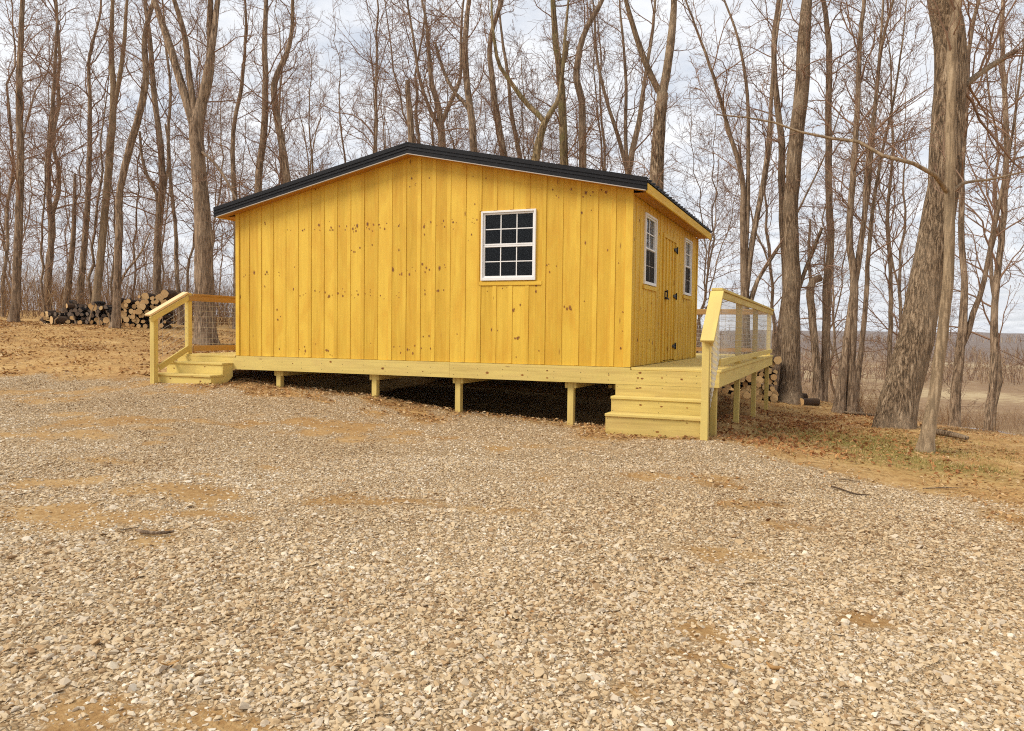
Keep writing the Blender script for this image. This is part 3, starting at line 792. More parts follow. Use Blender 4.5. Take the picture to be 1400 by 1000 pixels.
def ground_mat():
    m, nt, b, out = new_mat('ground')
    tc = N(nt, 'ShaderNodeTexCoord').outputs['Object']
    g = attr(nt, 'gravel'); gr = attr(nt, 'grassy'); far = attr(nt, 'far')
    # crushed stone too small to be modelled
    v1 = N(nt, 'ShaderNodeTexVoronoi', {'Vector': tc, 'Scale': 34.0}); v2 = N(nt, 'ShaderNodeTexVoronoi', {'Vector': tc, 'Scale': 75.0})
    e1 = N(nt, 'ShaderNodeTexVoronoi', {'Vector': tc, 'Scale': 34.0}, feature='DISTANCE_TO_EDGE').outputs[0]
    r1 = N(nt, 'ShaderNodeSeparateColor', {0: v1.outputs['Color']}).outputs[0]; r2 = N(nt, 'ShaderNodeSeparateColor', {0: v2.outputs['Color']}).outputs[0]
    st = [(0, (.22,.13,.058)), (.35, (.41,.283,.15)), (.7, (.53,.395,.235)), (1, (.66,.53,.37))]
    c1 = ramp(nt, r1, st); c2 = ramp(nt, r2, st)
    stone = mixc(nt, .5, c1, c2)
    stone = mixc(nt, ramp(nt, e1, [(0, (.9,.9,.9)), (.10, (0,0,0))]), stone, (.20,.115,.05))
    # bare clay and duff
    n1 = noise(nt, tc, 1.7, 6, .6); n2 = noise(nt, tc, 26, 5, .65); n3 = noise(nt, mapv(nt, tc, (6, 14, 6)), 1, 6, .72)
    clay = ramp(nt, mth(nt, 'MULTIPLY_ADD', n2, .55, mth(nt, 'MULTIPLY', n1, .5)), [(.30, (.24,.112,.038)), (.44, (.40,.22,.078)), (.58, (.52,.33,.13)), (.74, (.65,.47,.24))])
    clay = mixc(nt, mth(nt, 'MULTIPLY', ramp(nt, n3, [(.52, (0,0,0)), (.64, (1,1,1))]), .6), clay, (.19,.085,.028))
    tan_ = ramp(nt, mth(nt, 'MULTIPLY_ADD', n2, .6, mth(nt, 'MULTIPLY', n1, .4)), [(.33, (.22,.112,.04)), (.50, (.36,.215,.088)), (.70, (.52,.36,.18))])
    clay = mixc(nt, attr(nt, 'drive'), clay, tan_)
    gg = mth(nt, 'ADD', g, mth(nt, 'MULTIPLY', mth(nt, 'SUBTRACT', n2, .5), .8))
    col = mixc(nt, ramp(nt, gg, [(.25, (0,0,0)), (.55, (1,1,1))]), clay, stone)
    gc = ramp(nt, n2, [(.3, (.10,.10,.018)), (.7, (.24,.22,.05))])
    col = mixc(nt, mth(nt, 'MULTIPLY', gr, .5), col, gc)
    # the valley: winter fields and scrub
    f1 = noise(nt, mapv(nt, tc, (.012, .012, .012)), 1, 5, .6); f2 = noise(nt, mapv(nt, tc, (.35,.35,.35)), 1, 6, .7)
    field = ramp(nt, mth(nt, 'MULTIPLY_ADD', f2, .35, mth(nt, 'MULTIPLY', f1, .75)), [(.40, (.20,.115,.06)), (.55, (.28,.18,.095)), (.62, (.42,.31,.17)), (.78, (.46,.36,.21))])
    field = mixc(nt, attr(nt, 'hill'), field, mixc(nt, f2, (.13,.09,.07), (.22,.16,.12)))
    col = mixc(nt, far, col, field)
    nt.links.new(col, b.inputs['Base Color']); b.inputs['Roughness'].default_value = .95; b.inputs['Specular IOR Level'].default_value = .1
    h = mth(nt, 'ADD', mth(nt, 'MULTIPLY', ramp(nt, e1, [(0, (0,0,0)), (.25, (1,1,1))]), g), mth(nt, 'MULTIPLY', n2, 1.2))
    bump(nt, b, h, .7, .02)
    return m
M['ground'] = ground_mat()
ground = raw_mesh('ground', np.stack([xf, yf, gzv], 1), FG, M['ground'], None, True,
                  {'drive': ('FLOAT', smooth(-1.2, .6, poly_sd(xf, yf, GP)+(fbm(xf, yf, 23, 3)-.45)*2)*.85), 'hill': ('FLOAT', smooth(420, 700, dist)), 'gravel': ('FLOAT', gm), 'grassy': ('FLOAT', grm), 'far': ('FLOAT', smooth(24, 60, dist)*(smooth(.16, .26, np.arctan2((xf-CAM[0])*_rt0[0]+(yf-CAM[1])*_rt0[1], (xf-CAM[0])*_fw0[0]+(yf-CAM[1])*_fw0[1]))))})
tag(ground, kind='structure')

# ================================================================== GRAVEL: loose angular stones
def tint_mat(name, stops, rough=.9, nz=None, twoside=False):
    m, nt, b, out = new_mat(name)
    t = attr(nt, 'tint'); col = ramp(nt, t, stops)
    if nz:
        tc = N(nt, 'ShaderNodeTexCoord').outputs['Object']
        n = noise(nt, tc, nz[0], 4, .6)
        col = mixc(nt, mth(nt, 'MULTIPLY', n, nz[1]), col, nz[2])
        bump(nt, b, n, .35, .004)
    nt.links.new(col, b.inputs['Base Color']); b.inputs['Roughness'].default_value = rough; b.inputs['Specular IOR Level'].default_value = .2
    return m
M['stone'] = tint_mat('limestone', [(0, (.17,.09,.038)), (.12, (.335,.207,.10)), (.28, (.48,.337,.182)), (.46, (.57,.43,.26)), (.62, (.63,.495,.315)), (.76, (.54,.445,.33)), (.88, (.70,.59,.43)), (1, (.82,.74,.60))], .85, (45, .35, (.40,.27,.15)))
def stone_templates(n, npt):
    out = []
    for k in range(n):
        bm = bmesh.new()
        pts = rng.normal(size=(npt, 3)); pts /= np.linalg.norm(pts, axis=1)[:,None]
        pts *= np.array([1.0, rng.uniform(.6, .95), rng.uniform(.30, .62)])*rng.uniform(.8, 1.1, (npt, 1))
        for p in pts: bm.verts.new(p)
        r = bmesh.ops.convex_hull(bm, input=bm.verts)
        bmesh.ops.triangulate(bm, faces=bm.faces[:])
        bm.verts.index_update()
        V = np.array([v.co[:] for v in bm.verts]); F = np.array([[v.index for v in f.verts] for f in bm.faces])
        out.append((V, F)); bm.free()
    return out
TPL = stone_templates(22, 12); TPS = stone_templates(18, 7)
def rand_rot(n, tilt=.45):
    yaw = rng.uniform(0, 2*np.pi, n); ax = rng.normal(0, tilt, n); ay = rng.normal(0, tilt, n)
    c, s = np.cos(yaw), np.sin(yaw); Z = np.zeros(n); O = np.ones(n)
    Rz = np.stack([np.stack([c,-s,Z],1), np.stack([s,c,Z],1), np.stack([Z,Z,O],1)], 1)
    cx, sx = np.cos(ax), np.sin(ax); Rx = np.stack([np.stack([O,Z,Z],1), np.stack([Z,cx,-sx],1), np.stack([Z,sx,cx],1)], 1)
    cy2, sy2 = np.cos(ay), np.sin(ay); Ry = np.stack([np.stack([cy2,Z,sy2],1), np.stack([Z,O,Z],1), np.stack([-sy2,Z,cy2],1)], 1)
    return Rz@Rx@Ry
def frustum_pts(n, d0, d1, half=.96):
    """uniform over ground area in the wedge in front of the camera"""
    d = np.sqrt(rng.uniform(d0*d0, d1*d1, n)); s = rng.uniform(-half, half, n)*d
    return CAM[0]+d*_fw0[0]+s*_rt0[0], CAM[1]+d*_fw0[1]+s*_rt0[1], d
def scatter_stones():
    SX, SY, SS = [], [], []
    for (n, d0, d1, lo, hi, pw) in [(98000,2.9,5.0,.004,.025,1.4),(172000,5.0,8.5,.006,.021,1.3),(160000,8.5,15.5,.009,.023,1.2),(12000,2.9,7.0,.018,.042,2.2),(3200,7,16,.018,.032,1.8)]:
        x, y, d = frustum_pts(n, d0, d1)
        u = rng.random(n); s = lo*(hi/lo)**(u**pw)
        # stones lie in drifts: coarse here, fines there
        c = fbm(x*.9+3, y*.9, 19, 3); k = rng.random(n) < np.clip(1.15-np.abs(np.log(s/(.008+.03*np.clip(c-.2, 0, .6)))) *.35, .12, 1)
        SX.append(x[k]); SY.append(y[k]); SS.append(s[k])
    x = np.concatenate(SX); y = np.concatenate(SY); s = np.concatenate(SS)
    m = gravel_mask(x, y)
    keep = rng.random(len(x)) < np.clip(m*1.05+.12*smooth(-.6, .5, poly_sd(x, y, GP)), 0, 1)
    keep &= ~((s > .026) & (m < .35))
    keep &= ~((y > -.56) & (y < .3) & (((x > -.2) & (x < 1.25)) | ((x > -8.35) & (x < -7))))
    x, y, s = x[keep], y[keep], s[keep]
    z = ground_z(x, y, True)+s*rng.uniform(-.12, .22, len(x))
    tint = np.clip(rng.beta(1.6, 1.6, len(x))*.98+(fbm(x*.8, y*.8, 41, 3)-.45)*.5, 0, 1)
    RR = rand_rot(len(x), .26); SC = s[:,None]*rng.uniform(.75, 1.25, (len(x), 3))
    small = s < .0135
    VV, FF, TT = [], [], []; o = 0
    for tpls, sel in ((TPL, np.where(~small)[0]), (TPS, np.where(small)[0])):
        tid = rng.integers(0, len(tpls), len(sel))
        for k, (V, F) in enumerate(tpls):
            ix = sel[tid == k]
            if not len(ix): continue
            P = np.einsum('nij,nvj->nvi', RR[ix], V[None]*SC[ix][:,None,:]) + np.stack([x[ix], y[ix], z[ix]], 1)[:,None]
            VV.append(P.reshape(-1, 3)); nv = len(V)
            FF.append((F[None]+o+np.arange(len(ix))[:,None,None]*nv).reshape(-1, 3)); o += len(ix)*nv
            TT.append(np.repeat(tint[ix], nv))
    return raw_mesh('gravel', np.concatenate(VV), np.concatenate(FF), M['stone'], None, False, {'tint': ('FLOAT', np.concatenate(TT))})
gravel = scatter_stones(); tag(gravel, 'loose tan crushed stone spread over the drive in front of the cabin', 'gravel', kind='stuff')

# ================================================================== tubes and trees
def tubes(P, Rd, sides):
    """P: n x k x 3 polylines, Rd: n x k radii -> verts, quads"""
    n, k, _ = P.shape
    T = np.empty_like(P); T[:,1:-1] = P[:,2:]-P[:,:-2]; T[:,0] = P[:,1]-P[:,0]; T[:,-1] = P[:,-1]-P[:,-2]
    T /= np.linalg.norm(T, axis=2, keepdims=True)+1e-9
    m = P[:,-1]-P[:,0]; m /= np.linalg.norm(m, axis=1, keepdims=True)+1e-9
    h = np.where(np.abs(m[:,2:3]) > .8, np.array([[1.,0,0]]), np.array([[0,0,1.]]))
    B = np.cross(h[:,None], T); B /= np.linalg.norm(B, axis=2, keepdims=True)+1e-9
    Cc = np.cross(T, B)
    a = np.linspace(0, 2*np.pi, sides, endpoint=False)
    V = P[:,:,None]+Rd[:,:,None,None]*(np.cos(a)[None,None,:,None]*B[:,:,None]+np.sin(a)[None,None,:,None]*Cc[:,:,None])
    idx = np.arange(n*k*sides).reshape(n, k, sides)
    q = np.stack([idx[:,:-1], np.roll(idx[:,:-1], -1, 2), np.roll(idx[:,1:], -1, 2), idx[:,1:]], -1)
    return V.reshape(-1, 3), q.reshape(-1, 4)
def joinvf(parts):
    V, F, o = [], [], 0
    for v, f in parts: V.append(v); F.append(f+o); o += len(v)
    return np.concatenate(V), np.concatenate(F)
def unit(a): return a/(np.linalg.norm(a, axis=-1, keepdims=True)+1e-9)
def kids(P, Rd, Ln, nper, tlo, thi, frac, rf, a0, a1, k, trop, wander, rmin, absolute=None, flat=0):
    """branches leaving polylines P (n x K x 3) -> child polylines, radii, lengths"""
    n, K, _ = P.shape
    t = (tlo+(thi-tlo)*(np.arange(nper)[None]+rng.random((n, nper)))/nper)
    f = np.clip(t*(K-1), 0, K-1.001); i = f.astype(int); w = (f-i)[...,None]
    ar = np.arange(n)[:,None]
    pos = P[ar,i]*(1-w)+P[ar,i+1]*w; tan = unit(P[ar,i+1]-P[ar,i]); r0 = Rd[ar,i]*(1-w[...,0])+Rd[ar,i+1]*w[...,0]
    rv = rng.normal(size=pos.shape); pr = unit(rv-(rv*tan).sum(-1, keepdims=True)*tan)
    a = rng.uniform(a0, a1, t.shape)[...,None]
    d = unit(np.cos(a)*tan+np.sin(a)*pr)
    ln = (np.full(t.shape, absolute) if absolute is not None else Ln[:,None]*frac)*rng.uniform(.55, 1.25, t.shape)*(1.05-.5*t)
    rr = np.maximum(np.minimum(r0*rf, ln*.0095+.0025), rmin)
    pos = pos.reshape(-1,3); d = d.reshape(-1,3); ln = ln.ravel(); rr = rr.ravel()
    C = np.empty((len(pos), k, 3)); C[:,0] = pos
    step = (ln/(k-1))[:,None]
    for j in range(1, k):
        d = unit(d+rng.normal(0, wander, d.shape)+np.array([0,0,trop]))
        C[:,j] = C[:,j-1]+d*step
    tp = np.linspace(1, .30, k)[None]
    return C, np.maximum(rr[:,None]*tp, rmin*.75), ln
def smooth_path(pts, ws, k):
    """Catmull-Rom through the given points"""
    p = np.array(pts, float); w = np.array(ws, float)
    s = np.concatenate([[0], np.cumsum(np.linalg.norm(np.diff(p, axis=0), axis=1))]); q = np.linspace(0, s[-1], k)
    m = np.gradient(p, s, axis=0); out = np.empty((k, 3))
    for j, x in enumerate(q):
        i = min(np.searchsorted(s, x, 'right')-1, len(s)-2); h = s[i+1]-s[i]; t = (x-s[i])/h
        out[j] = (2*t**3-3*t**2+1)*p[i]+(t**3-2*t**2+t)*h*m[i]+(-2*t**3+3*t**2)*p[i+1]+(t**3-t**2)*h*m[i+1]
    return out, np.interp(q, s, w)
def trunk_mesh(P, Rd, sides, flare=0.0, rough=.06, base=None):
    k = len(P)
    if flare:
        h = P[:,2]-P[0,2]; Rd = Rd*(1+flare*np.exp(-h/.35))
    V, F = tubes(P[None], Rd[None], sides)
    a = np.tile(np.arange(sides), k); hgt = np.repeat(np.arange(k), sides)
    lob = rng.uniform(-1, 1, sides)*rough; nz = 1+lob[a]+rng.normal(0, rough*.35, len(V))
    if flare:
        lo2 = np.maximum(0, np.cos(a/sides*2*np.pi*4+rng.uniform(0, 6)))
        nz += np.repeat(np.exp(-(P[:,2]-P[0,2])/.22), sides)*lo2*.45*min(1, flare*1.5)
    C = np.repeat(P, sides, 0)
    return C+(V-C)*nz[:,None], F
def crown_mesh(P, Rd, spec, name, root, base):
    """spec: n1, len1, n2, n3, tmin"""
    n1, l1, n2, n3, tmin, trop = spec
    L1, R1, N1 = kids(P[None], Rd[None], np.array([1.]), n1, tmin, .99, 1, .5, R(28), R(68), 9, trop, .20, .0065, absolute=l1)
    L2, R2, N2 = kids(L1, R1, N1, n2, .18, .98, .48, .62, R(22), R(60), 6, trop*.8, .24, .0048)
    L3, R3, N3 = kids(L2, R2, N2, n3, .15, .98, .50, .7, R(20), R(60), 4, trop*.5, .24, .0038)
    parts = [tubes(L1, R1, 5), tubes(L2, R2, 4), tubes(L3, R3, 3)]
    V, F = joinvf(parts)
    return raw_mesh(name, V-base, F, M['twig'], root, True)
TREES = 0
def px_tree(label, d, path, forks=(), limbs=(), spec=(16, 2.6, 8, 7, .35, .10), mat='bark', flare=.35, ext=5.0, down=False, group=None, sides=12, cat='tree', top_w=.35, snag=False):
    """path: [(u, v, width px)...] read from the ground up at depth d"""
    global TREES; TREES += 1
    def world(pp): return [at(u, v, dd) for u, v, dd in pp]
    pts = [at(u, v, d) for u, v, w in path]; ws = [w*.5*d/FPX for u, v, w in path]
    p0 = pts[0]; g = gz(p0[0], p0[1])
    if down or p0[2] > g+.05:
        pts = [np.array([p0[0]+rng.normal(0, .1), p0[1], g-.12])]+pts; ws = [ws[0]*1.15]+ws
    else: pts[0] = np.array([p0[0], p0[1], min(p0[2], g)-.12])
    if ext > 0 and not snag:                    # go on above the picture
        t = unit(pts[-1]-pts[-2]); t = unit(t*.8+np.array([rng.normal(0,.08), rng.normal(0,.08), .35]))
        nseg = 3; w0 = ws[-1]
        for i in range(1, nseg+1):
            pts.append(pts[-1]+unit(t+rng.normal(0, .10, 3))*ext/nseg); ws.append(w0*(1-(1-top_w*.5)*i/nseg))
    K = max(18, int(np.linalg.norm(np.diff(np.array(pts), axis=0), axis=1).sum()*3))
    P, Rd = smooth_path(pts, ws, K)
    P[1:-1] += rng.normal(0, .006, (K-2, 3))
    base = np.array([pts[0][0], pts[0][1], g])
    root = thing('tree', label, cat, base, group)
    V, F = trunk_mesh(P, Rd, sides, flare)
    raw_mesh('trunk', V-base, F, M[mat], root, True)
    src = [(P, Rd)]
    fext = ext if ext > 0 else (0 if snag else 4.5)
    for fk in list(forks)+list(limbs):
        fp = [at(u, v, d+dz) for u, v, w, dz in [(f+(0,))[:4] for f in fk]]; fw = [f[2]*.5*d/FPX for f in fk]
        if fk in forks and fext > 0:
            t = unit(fp[-1]-fp[-2])
            for i in range(1, 4):
                t = unit(t+rng.normal(0, .10, 3)+np.array([0,0,.12])); fp.append(fp[-1]+t*fext*.8/3); fw.append(fw[-1]*.72)
        k = max(10, int(np.linalg.norm(np.diff(np.array(fp), axis=0), axis=1).sum()*3))
        Q, Rq = smooth_path(fp, fw, k)
        V, F = trunk_mesh(Q, Rq, 8, 0, .05)
        raw_mesh('limb', V-base, F, M[mat], root, True)
        src.append((Q, Rq))
    if spec:
        parts = []
        n1, l1, n2, n3, tmin, trop = spec
        for j, (Q, Rq) in enumerate(src):
            nn = int(n1*1.3) if j == 0 else max(5, int(n1*.6))
            L1, R1, N1 = kids(Q[None], Rq[None], np.array([1.]), nn, tmin if j == 0 else .12, .99, 1, .45, R(28), R(70), 9, trop, .20, .0065, absolute=l1 if j == 0 else l1*.75)
            L2, R2, N2 = kids(L1, R1, N1, n2, .18, .98, .48, .62, R(22), R(60), 6, trop*.8, .24, .0048)
            L3, R3, N3 = kids(L2, R2, N2, n3, .15, .98, .50, .7, R(20), R(60), 4, trop*.5, .24, .0038)
            parts += [tubes(L1, R1, 5), tubes(L2, R2, 4), tubes(L3, R3, 3)]
        V, F = joinvf(parts)
        raw_mesh('crown', V-base, F, M['twig'], root, True)
    return root

# ---- trees at the left, behind and beside the firewood
px_tree('broken topped bare snag standing at the far left behind the dark firewood', 28, [(91,410,9),(97,360,7.5),(101,313,6),(102,270,5),(102.7,238,3.5)], snag=True, spec=(5,.9,3,2,.2,.0), ext=0)
px_tree('slim upright grey trunk with fine ascending twigs, second from the left behind the dark firewood', 28, [(110,412,9),(117,320,7.5),(122.6,208,6.5),(122.6,132,5),(122,80,4)], spec=(30,2.6,8,6,.25,.12))
px_tree('pale smooth barked trunk forking high up, rising behind the middle of the firewood', 27, [(131,420,11),(136,370,10),(141,320,9.5),(150.6,208,9.5),(155,143,8.5),(152,57,6)], forks=[[(155,150,7),(163,110,6),(170,57,5)]], mat='pale', spec=(14,2.4,8,6,.5,.12))
px_tree('sinuous brown trunk standing in front of the split between both firewood stacks', 24, [(158,446,11),(160,380,10),(163,320,9.5),(164,262,9),(180,194,9.5),(192,150,9),(199.6,110,8.5),(197,57,7)], spec=(14,2.4,8,6,.5,.1),
        limbs=[[(161,395,4),(172,372,3.2),(190,350,2.6),(205,318,2)]])
px_tree('vine hung brown trunk between the sinuous tree and the big forked tree', 26, [(215,410,11),(216,320,9.5),(222,236,8.5),(219,197,8),(211,132,7),(205,57,6)], spec=(24,2.4,8,6,.2,-.02),
        limbs=[[(216,290,5),(214,264,5),(203,245,4.5),(195,220,4),(191,180,3)],[(217,330,5),(228,240,4),(232,215,3.5),(226,170,3)]])
px_tree('thin wavering stem just left of the big forked tree', 27, [(246,420,6),(241,360,5.5),(241,320,5),(236,278,5),(230,200,4.5),(233,120,3.5),(226,57,3)], spec=(16,2.2,8,6,.3,.05))
px_tree('big three forked tree behind the left deck railing', 22, [(281,470,29),(280,420,26),(279,360,24),(278,320,23),(274,262,20),(271,222,18.5),(268,175,17)],
        forks=[[(267,182,11),(255,140,11),(243,100,10.5),(230,57,10)],[(268,176,9),(264,140,9),(258,100,8.5),(254,57,8)],[(270,178,10),(274,146,10),(283,100,9.5),(291,57,9)]], ext=5, spec=(8,2.4,8,6,.55,.08), flare=.25,
        limbs=[[(272,205,4,0),(295,225,3.5,-.5),(318,262,3,-.8),(335,300,2.2,-1)]])
px_tree('thin leaning stem behind the low end of the roof, nearest to the eave', 27, [(322,290,7),(320,250,6.5),(318,208,6),(321,166,5.5),(330,120,5),(334,80,4)], down=True, spec=(18,2.4,8,6,.2,.05))
px_tree('straight brown trunk behind the left roof slope with a neighbour leaning away', 26, [(353,262,10),(354,240,9.5),(361,180,9),(363,120,8),(362,57,7)], down=True, spec=(18,2.6,8,6,.3,.03))
px_tree('trunk with a crooked elbow at its top behind the left roof slope', 26, [(393,250,10),(388,210,9.5),(377,150,9),(376,110,8.5),(388,82,7),(397,57,6)], down=True, spec=(20,2.8,8,6,.25,.0))
# ---- behind the roof
px_tree('short dead snag with a tangled top right behind the roof ridge', 24, [(563,200,9),(561,165,8.5),(558,135,7.5),(557,110,6)], down=True, snag=True, ext=0, spec=(16,1.5,8,6,.86,-.08))
px_tree('spreading multi stemmed tree just right of the roof ridge', 29, [(605,205,11),(603,175,10),(602,160,8.5),(590,110,6.5),(586,70,5)], down=True, forks=[[(603,170,7),(616,140,6),(628,112,5),(630,60,4)],[(602,178,6),(588,150,5),(572,100,4),(566,57,3.5)]], spec=(18,3,8,6,.4,.08))
px_tree('upright trunk with one long limb reaching left, above the right half of the roof', 25, [(648,212,10),(645,165,9.5),(637,104,8.5),(636,54,7.5)], down=True, limbs=[[(646,160,6),(634,140,5.5),(621,126,5),(606,95,4.2),(595,58,3.4)]], spec=(18,2.6,8,6,.3,.04))
px_tree('straight bare trunk above the gable window', 27, [(690,220,10),(682,176,9.5),(673,108,8),(670,57,6.5)], down=True, spec=(20,2.6,8,6,.3,.06))
px_tree('slender pole tree beside the straight trunk above the gable window', 30, [(712,225,7),(706,190,6.5),(700,160,5.5),(694,100,4.5)], down=True, spec=(22,2.2,8,6,.2,.1))
px_tree('mossy Y shaped tree behind the right roof slope', 24, [(731,226,12),(737,195,11),(745,166,10)], down=True, mat='moss', ext=0, forks=[[(744,170,7.5),(754,152,7),(763,138,6.5),(768,110,5.5),(772,57,4.5)],[(745,168,8),(733,154,7.5),(721,143,7),(700,115,6),(682,88,5.5),(676,57,4.5)]], spec=(6,2,8,6,.6,.05))
px_tree('tall grey trunk with faint moss right of the Y shaped tree', 25, [(772,232,12),(770,180,11.5),(768,129,11),(765,95,10),(760,57,9)], down=True, mat='moss', limbs=[[(766,92,6),(772,82,5.5),(776,57,5)]], spec=(16,2.6,8,6,.4,.05))
px_tree('bowed bare trunk second from the tall moss grey one', 25, [(797,235,11),(796,180,10.5),(794.6,133,10),(788,108,9.5),(790,85,9),(795,57,8)], down=True, spec=(18,2.6,8,6,.3,.06))
px_tree('fan of thin straight stems behind the right roof slope', 27, [(858,245,9),(866,200,8),(874,165,7),(880,120,5.5),(890,57,4.5)], down=True, forks=[[(859,240,6),(846,190,5.5),(830,140,4.5),(815,70,3.5)],[(858,242,6),(855,180,5),(856,120,4.5),(852,57,3.5)]], spec=(20,2.8,8,6,.2,.12))
px_tree('thick tan trunk directly behind the right end of the roof', 22, [(897,268,21),(898,230,20),(902,165,18),(906,128,16)], down=True, mat='oak', ext=0, forks=[[(905,134,12),(911,100,11.5),(917,57,11)],[(905,132,9),(893,110,8.5),(882,85,8),(872,57,7.5)]], spec=(7,2.2,8,6,.5,.08))
# ---- right of the cabin
px_tree('cluster of slim stems sprouting together behind the back deck railing', 21, [(1019,470,14),(1018,400,12),(1017,350,10),(1016,328,9),(1014,241,7.5),(1005,205,6.5),(998,184,6)], down=True,
        forks=[[(1020,395,9),(1026,346,8),(1036,290,7.5),(1045,241,7),(1052,177,6)],[(1018,360,7),(1020,335,6.5),(1023,216,5.5),(1020,112,4.5)],[(1024,420,7),(1030,400,6.5),(1036,383,5.5),(1052,358,4.5),(1068,333,3.5)]], spec=(14,2.6,8,6,.45,.06))
px_tree('stout vine wrapped trunk beside the back right corner of the deck', 20, [(1078,552,34),(1080,520,28),(1081,480,26),(1081,436,25),(1083,390,23),(1081,292,20),(1088,195,20),(1097,112,20),(1099,54,18)], mat='oak', spec=(26,2.0,8,6,.55,-.03), flare=.3,
        limbs=[[(1085,410,7),(1092,395,6),(1099,375,5.5),(1112,342,5),(1124,312,4)]])
px_tree('dark trunk leaning out behind the stout vine wrapped one at the deck corner', 21.5, [(1058,545,16),(1062,490,14),(1070,444,14),(1076,400,13),(1072,330,11),(1069,260,10),(1068,191,9),(1060,120,8),(1058,57,7)], spec=(22,2.2,8,6,.4,.03))
px_tree('dark crooked trunk ending in a hooked burl right of the stout deck corner tree', 21.5, [(1117,548,12),(1117,510,11),(1114,470,10),(1110,425,10),(1108,398,10.5),(1112,384,10.5),(1122,380,10)], ext=0, snag=True, spec=(4,.9,4,3,.2,.0),
        limbs=[[(1110,395,5),(1108,380,4.5),(1106,345,4),(1108,300,3)]])
px_tree('tall straight slim trunk beside the hooked burl tree', 21.6, [(1123,550,13),(1128,500,11),(1130,440,10.5),(1131,380,10.5),(1135,349,9.5),(1133,256,9),(1133,150,8.5),(1133,54,7.5)], spec=(20,2.4,8,6,.45,.04))
px_tree('grey trunk with a lean, left of the close pair at the edge of the slope', 19, [(1146,567,15),(1150,525,12.5),(1157,481,12),(1163,425,10),(1172,370,8),(1181,300,7),(1188,241,6.5),(1196,150,5.5)], spec=(18,2.4,8,6,.4,.1))
px_tree('dark straight trunk of the close pair at the edge of the slope', 19, [(1163,565,13),(1164,500,12),(1166,436,11.5),(1168,390,10.5),(1161,328,8.5),(1166,241,8),(1172,150,7),(1176,57,6)], forks=[[(1166,400,6),(1174,364,6),(1181,300,5.5),(1184,241,5),(1199,119,4.5)]], spec=(20,2.6,8,6,.35,.1))
px_tree('thin dark sapling leaning right behind the close pair', 19.5, [(1170,560,9),(1174,510,7.5),(1179,464,7),(1183,420,6.5),(1186,370,6),(1192,300,5),(1204,220,4)], spec=(18,2.2,8,6,.35,.08))
px_tree('spindly sapling seen just left of the huge oak', 21, [(1214,560,7),(1215.6,492,6),(1218,400,5.5),(1217,360,5),(1213,300,4.5),(1220,220,3.5)], spec=(22,2.4,8,6,.3,.06))
px_tree('huge furrowed oak flaring at its foot near the right edge', 13.6, [(1222,586,50),(1227,555,49),(1235,520,47),(1244,492,46),(1265,390,42),(1278,325,41),(1287,270,40),(1294,180,40),(1298,54,39)], mat='oak', ext=6, sides=28, flare=.12, top_w=.9, spec=(16,3.2,8,6,.62,.04),
        limbs=[[(1302,130,10,.0),(1325,112,9,.2),(1352,92,8,.4),(1390,70,6,.5)]])
px_tree('slim pale tree before the huge oak, with a scar and a sweeping side branch', 10.7, [(1263,622,19),(1268,600,16.5),(1274,560,15.5),(1280,520,15),(1291,436,14),(1296,380,13.5),(1298.5,270,13),(1300,148,12),(1302,54,11)], mat='pale', ext=4, flare=.4, sides=14, spec=(10,1.8,8,6,.55,.1), top_w=.6,
        limbs=[[(1296,264,7,0),(1290,257,7,-.1),(1279,240,6.5,-.2),(1268,231,6,-.3),(1250,224,5.6,-.3),(1232,220,5.2,-.3),(1196,209,4.8,-.2),(1167,191,4.4,0),(1135,189,4,.2),(1099,182,3.4,.3),(1052,166,2.8,.4),(980,157,2,.5)],[(1299,268,5,0),(1308,256,4.5,.1),(1325,249,4,.3),(1352,246,3.5,.5),(1400,235,2.5,.7)]])
px_tree('grey brown trunk forking low at the far right past the slim pale tree', 15.5, [(1304,588,13),(1307,540,12),(1311,492,11.5),(1316,455,11),(1318,400,8.5),(1315,320,7.5),(1315,241,7),(1320,166,6),(1326,57,5)], forks=[[(1314,476,8),(1319,468,8),(1330,430,7.5),(1341,402,7),(1352,350,6),(1366,280,5)]], spec=(20,2.2,8,6,.35,.05))
px_tree('slanting bare tree at the far right edge beyond the low forking trunk', 18, [(1352,600,11),(1358,520,10),(1360,420,9),(1372,300,8),(1376,180,7),(1370,57,6)], spec=(24,2.4,8,6,.25,.05))
px_tree('tall pole tree at the left edge of the wood, beyond the end of the firewood', 25, [(20,428,11),(24,340,10),(28,220,9),(26,120,8),(30,20,6)], spec=(26,2.8,8,6,.25,.06))
px_tree('twiggy young tree at the left edge beside the end of the firewood', 30, [(66,420,8),(70,330,7),(66,240,6),(72,150,5),(76,70,4)], spec=(30,2.6,8,6,.15,.04))

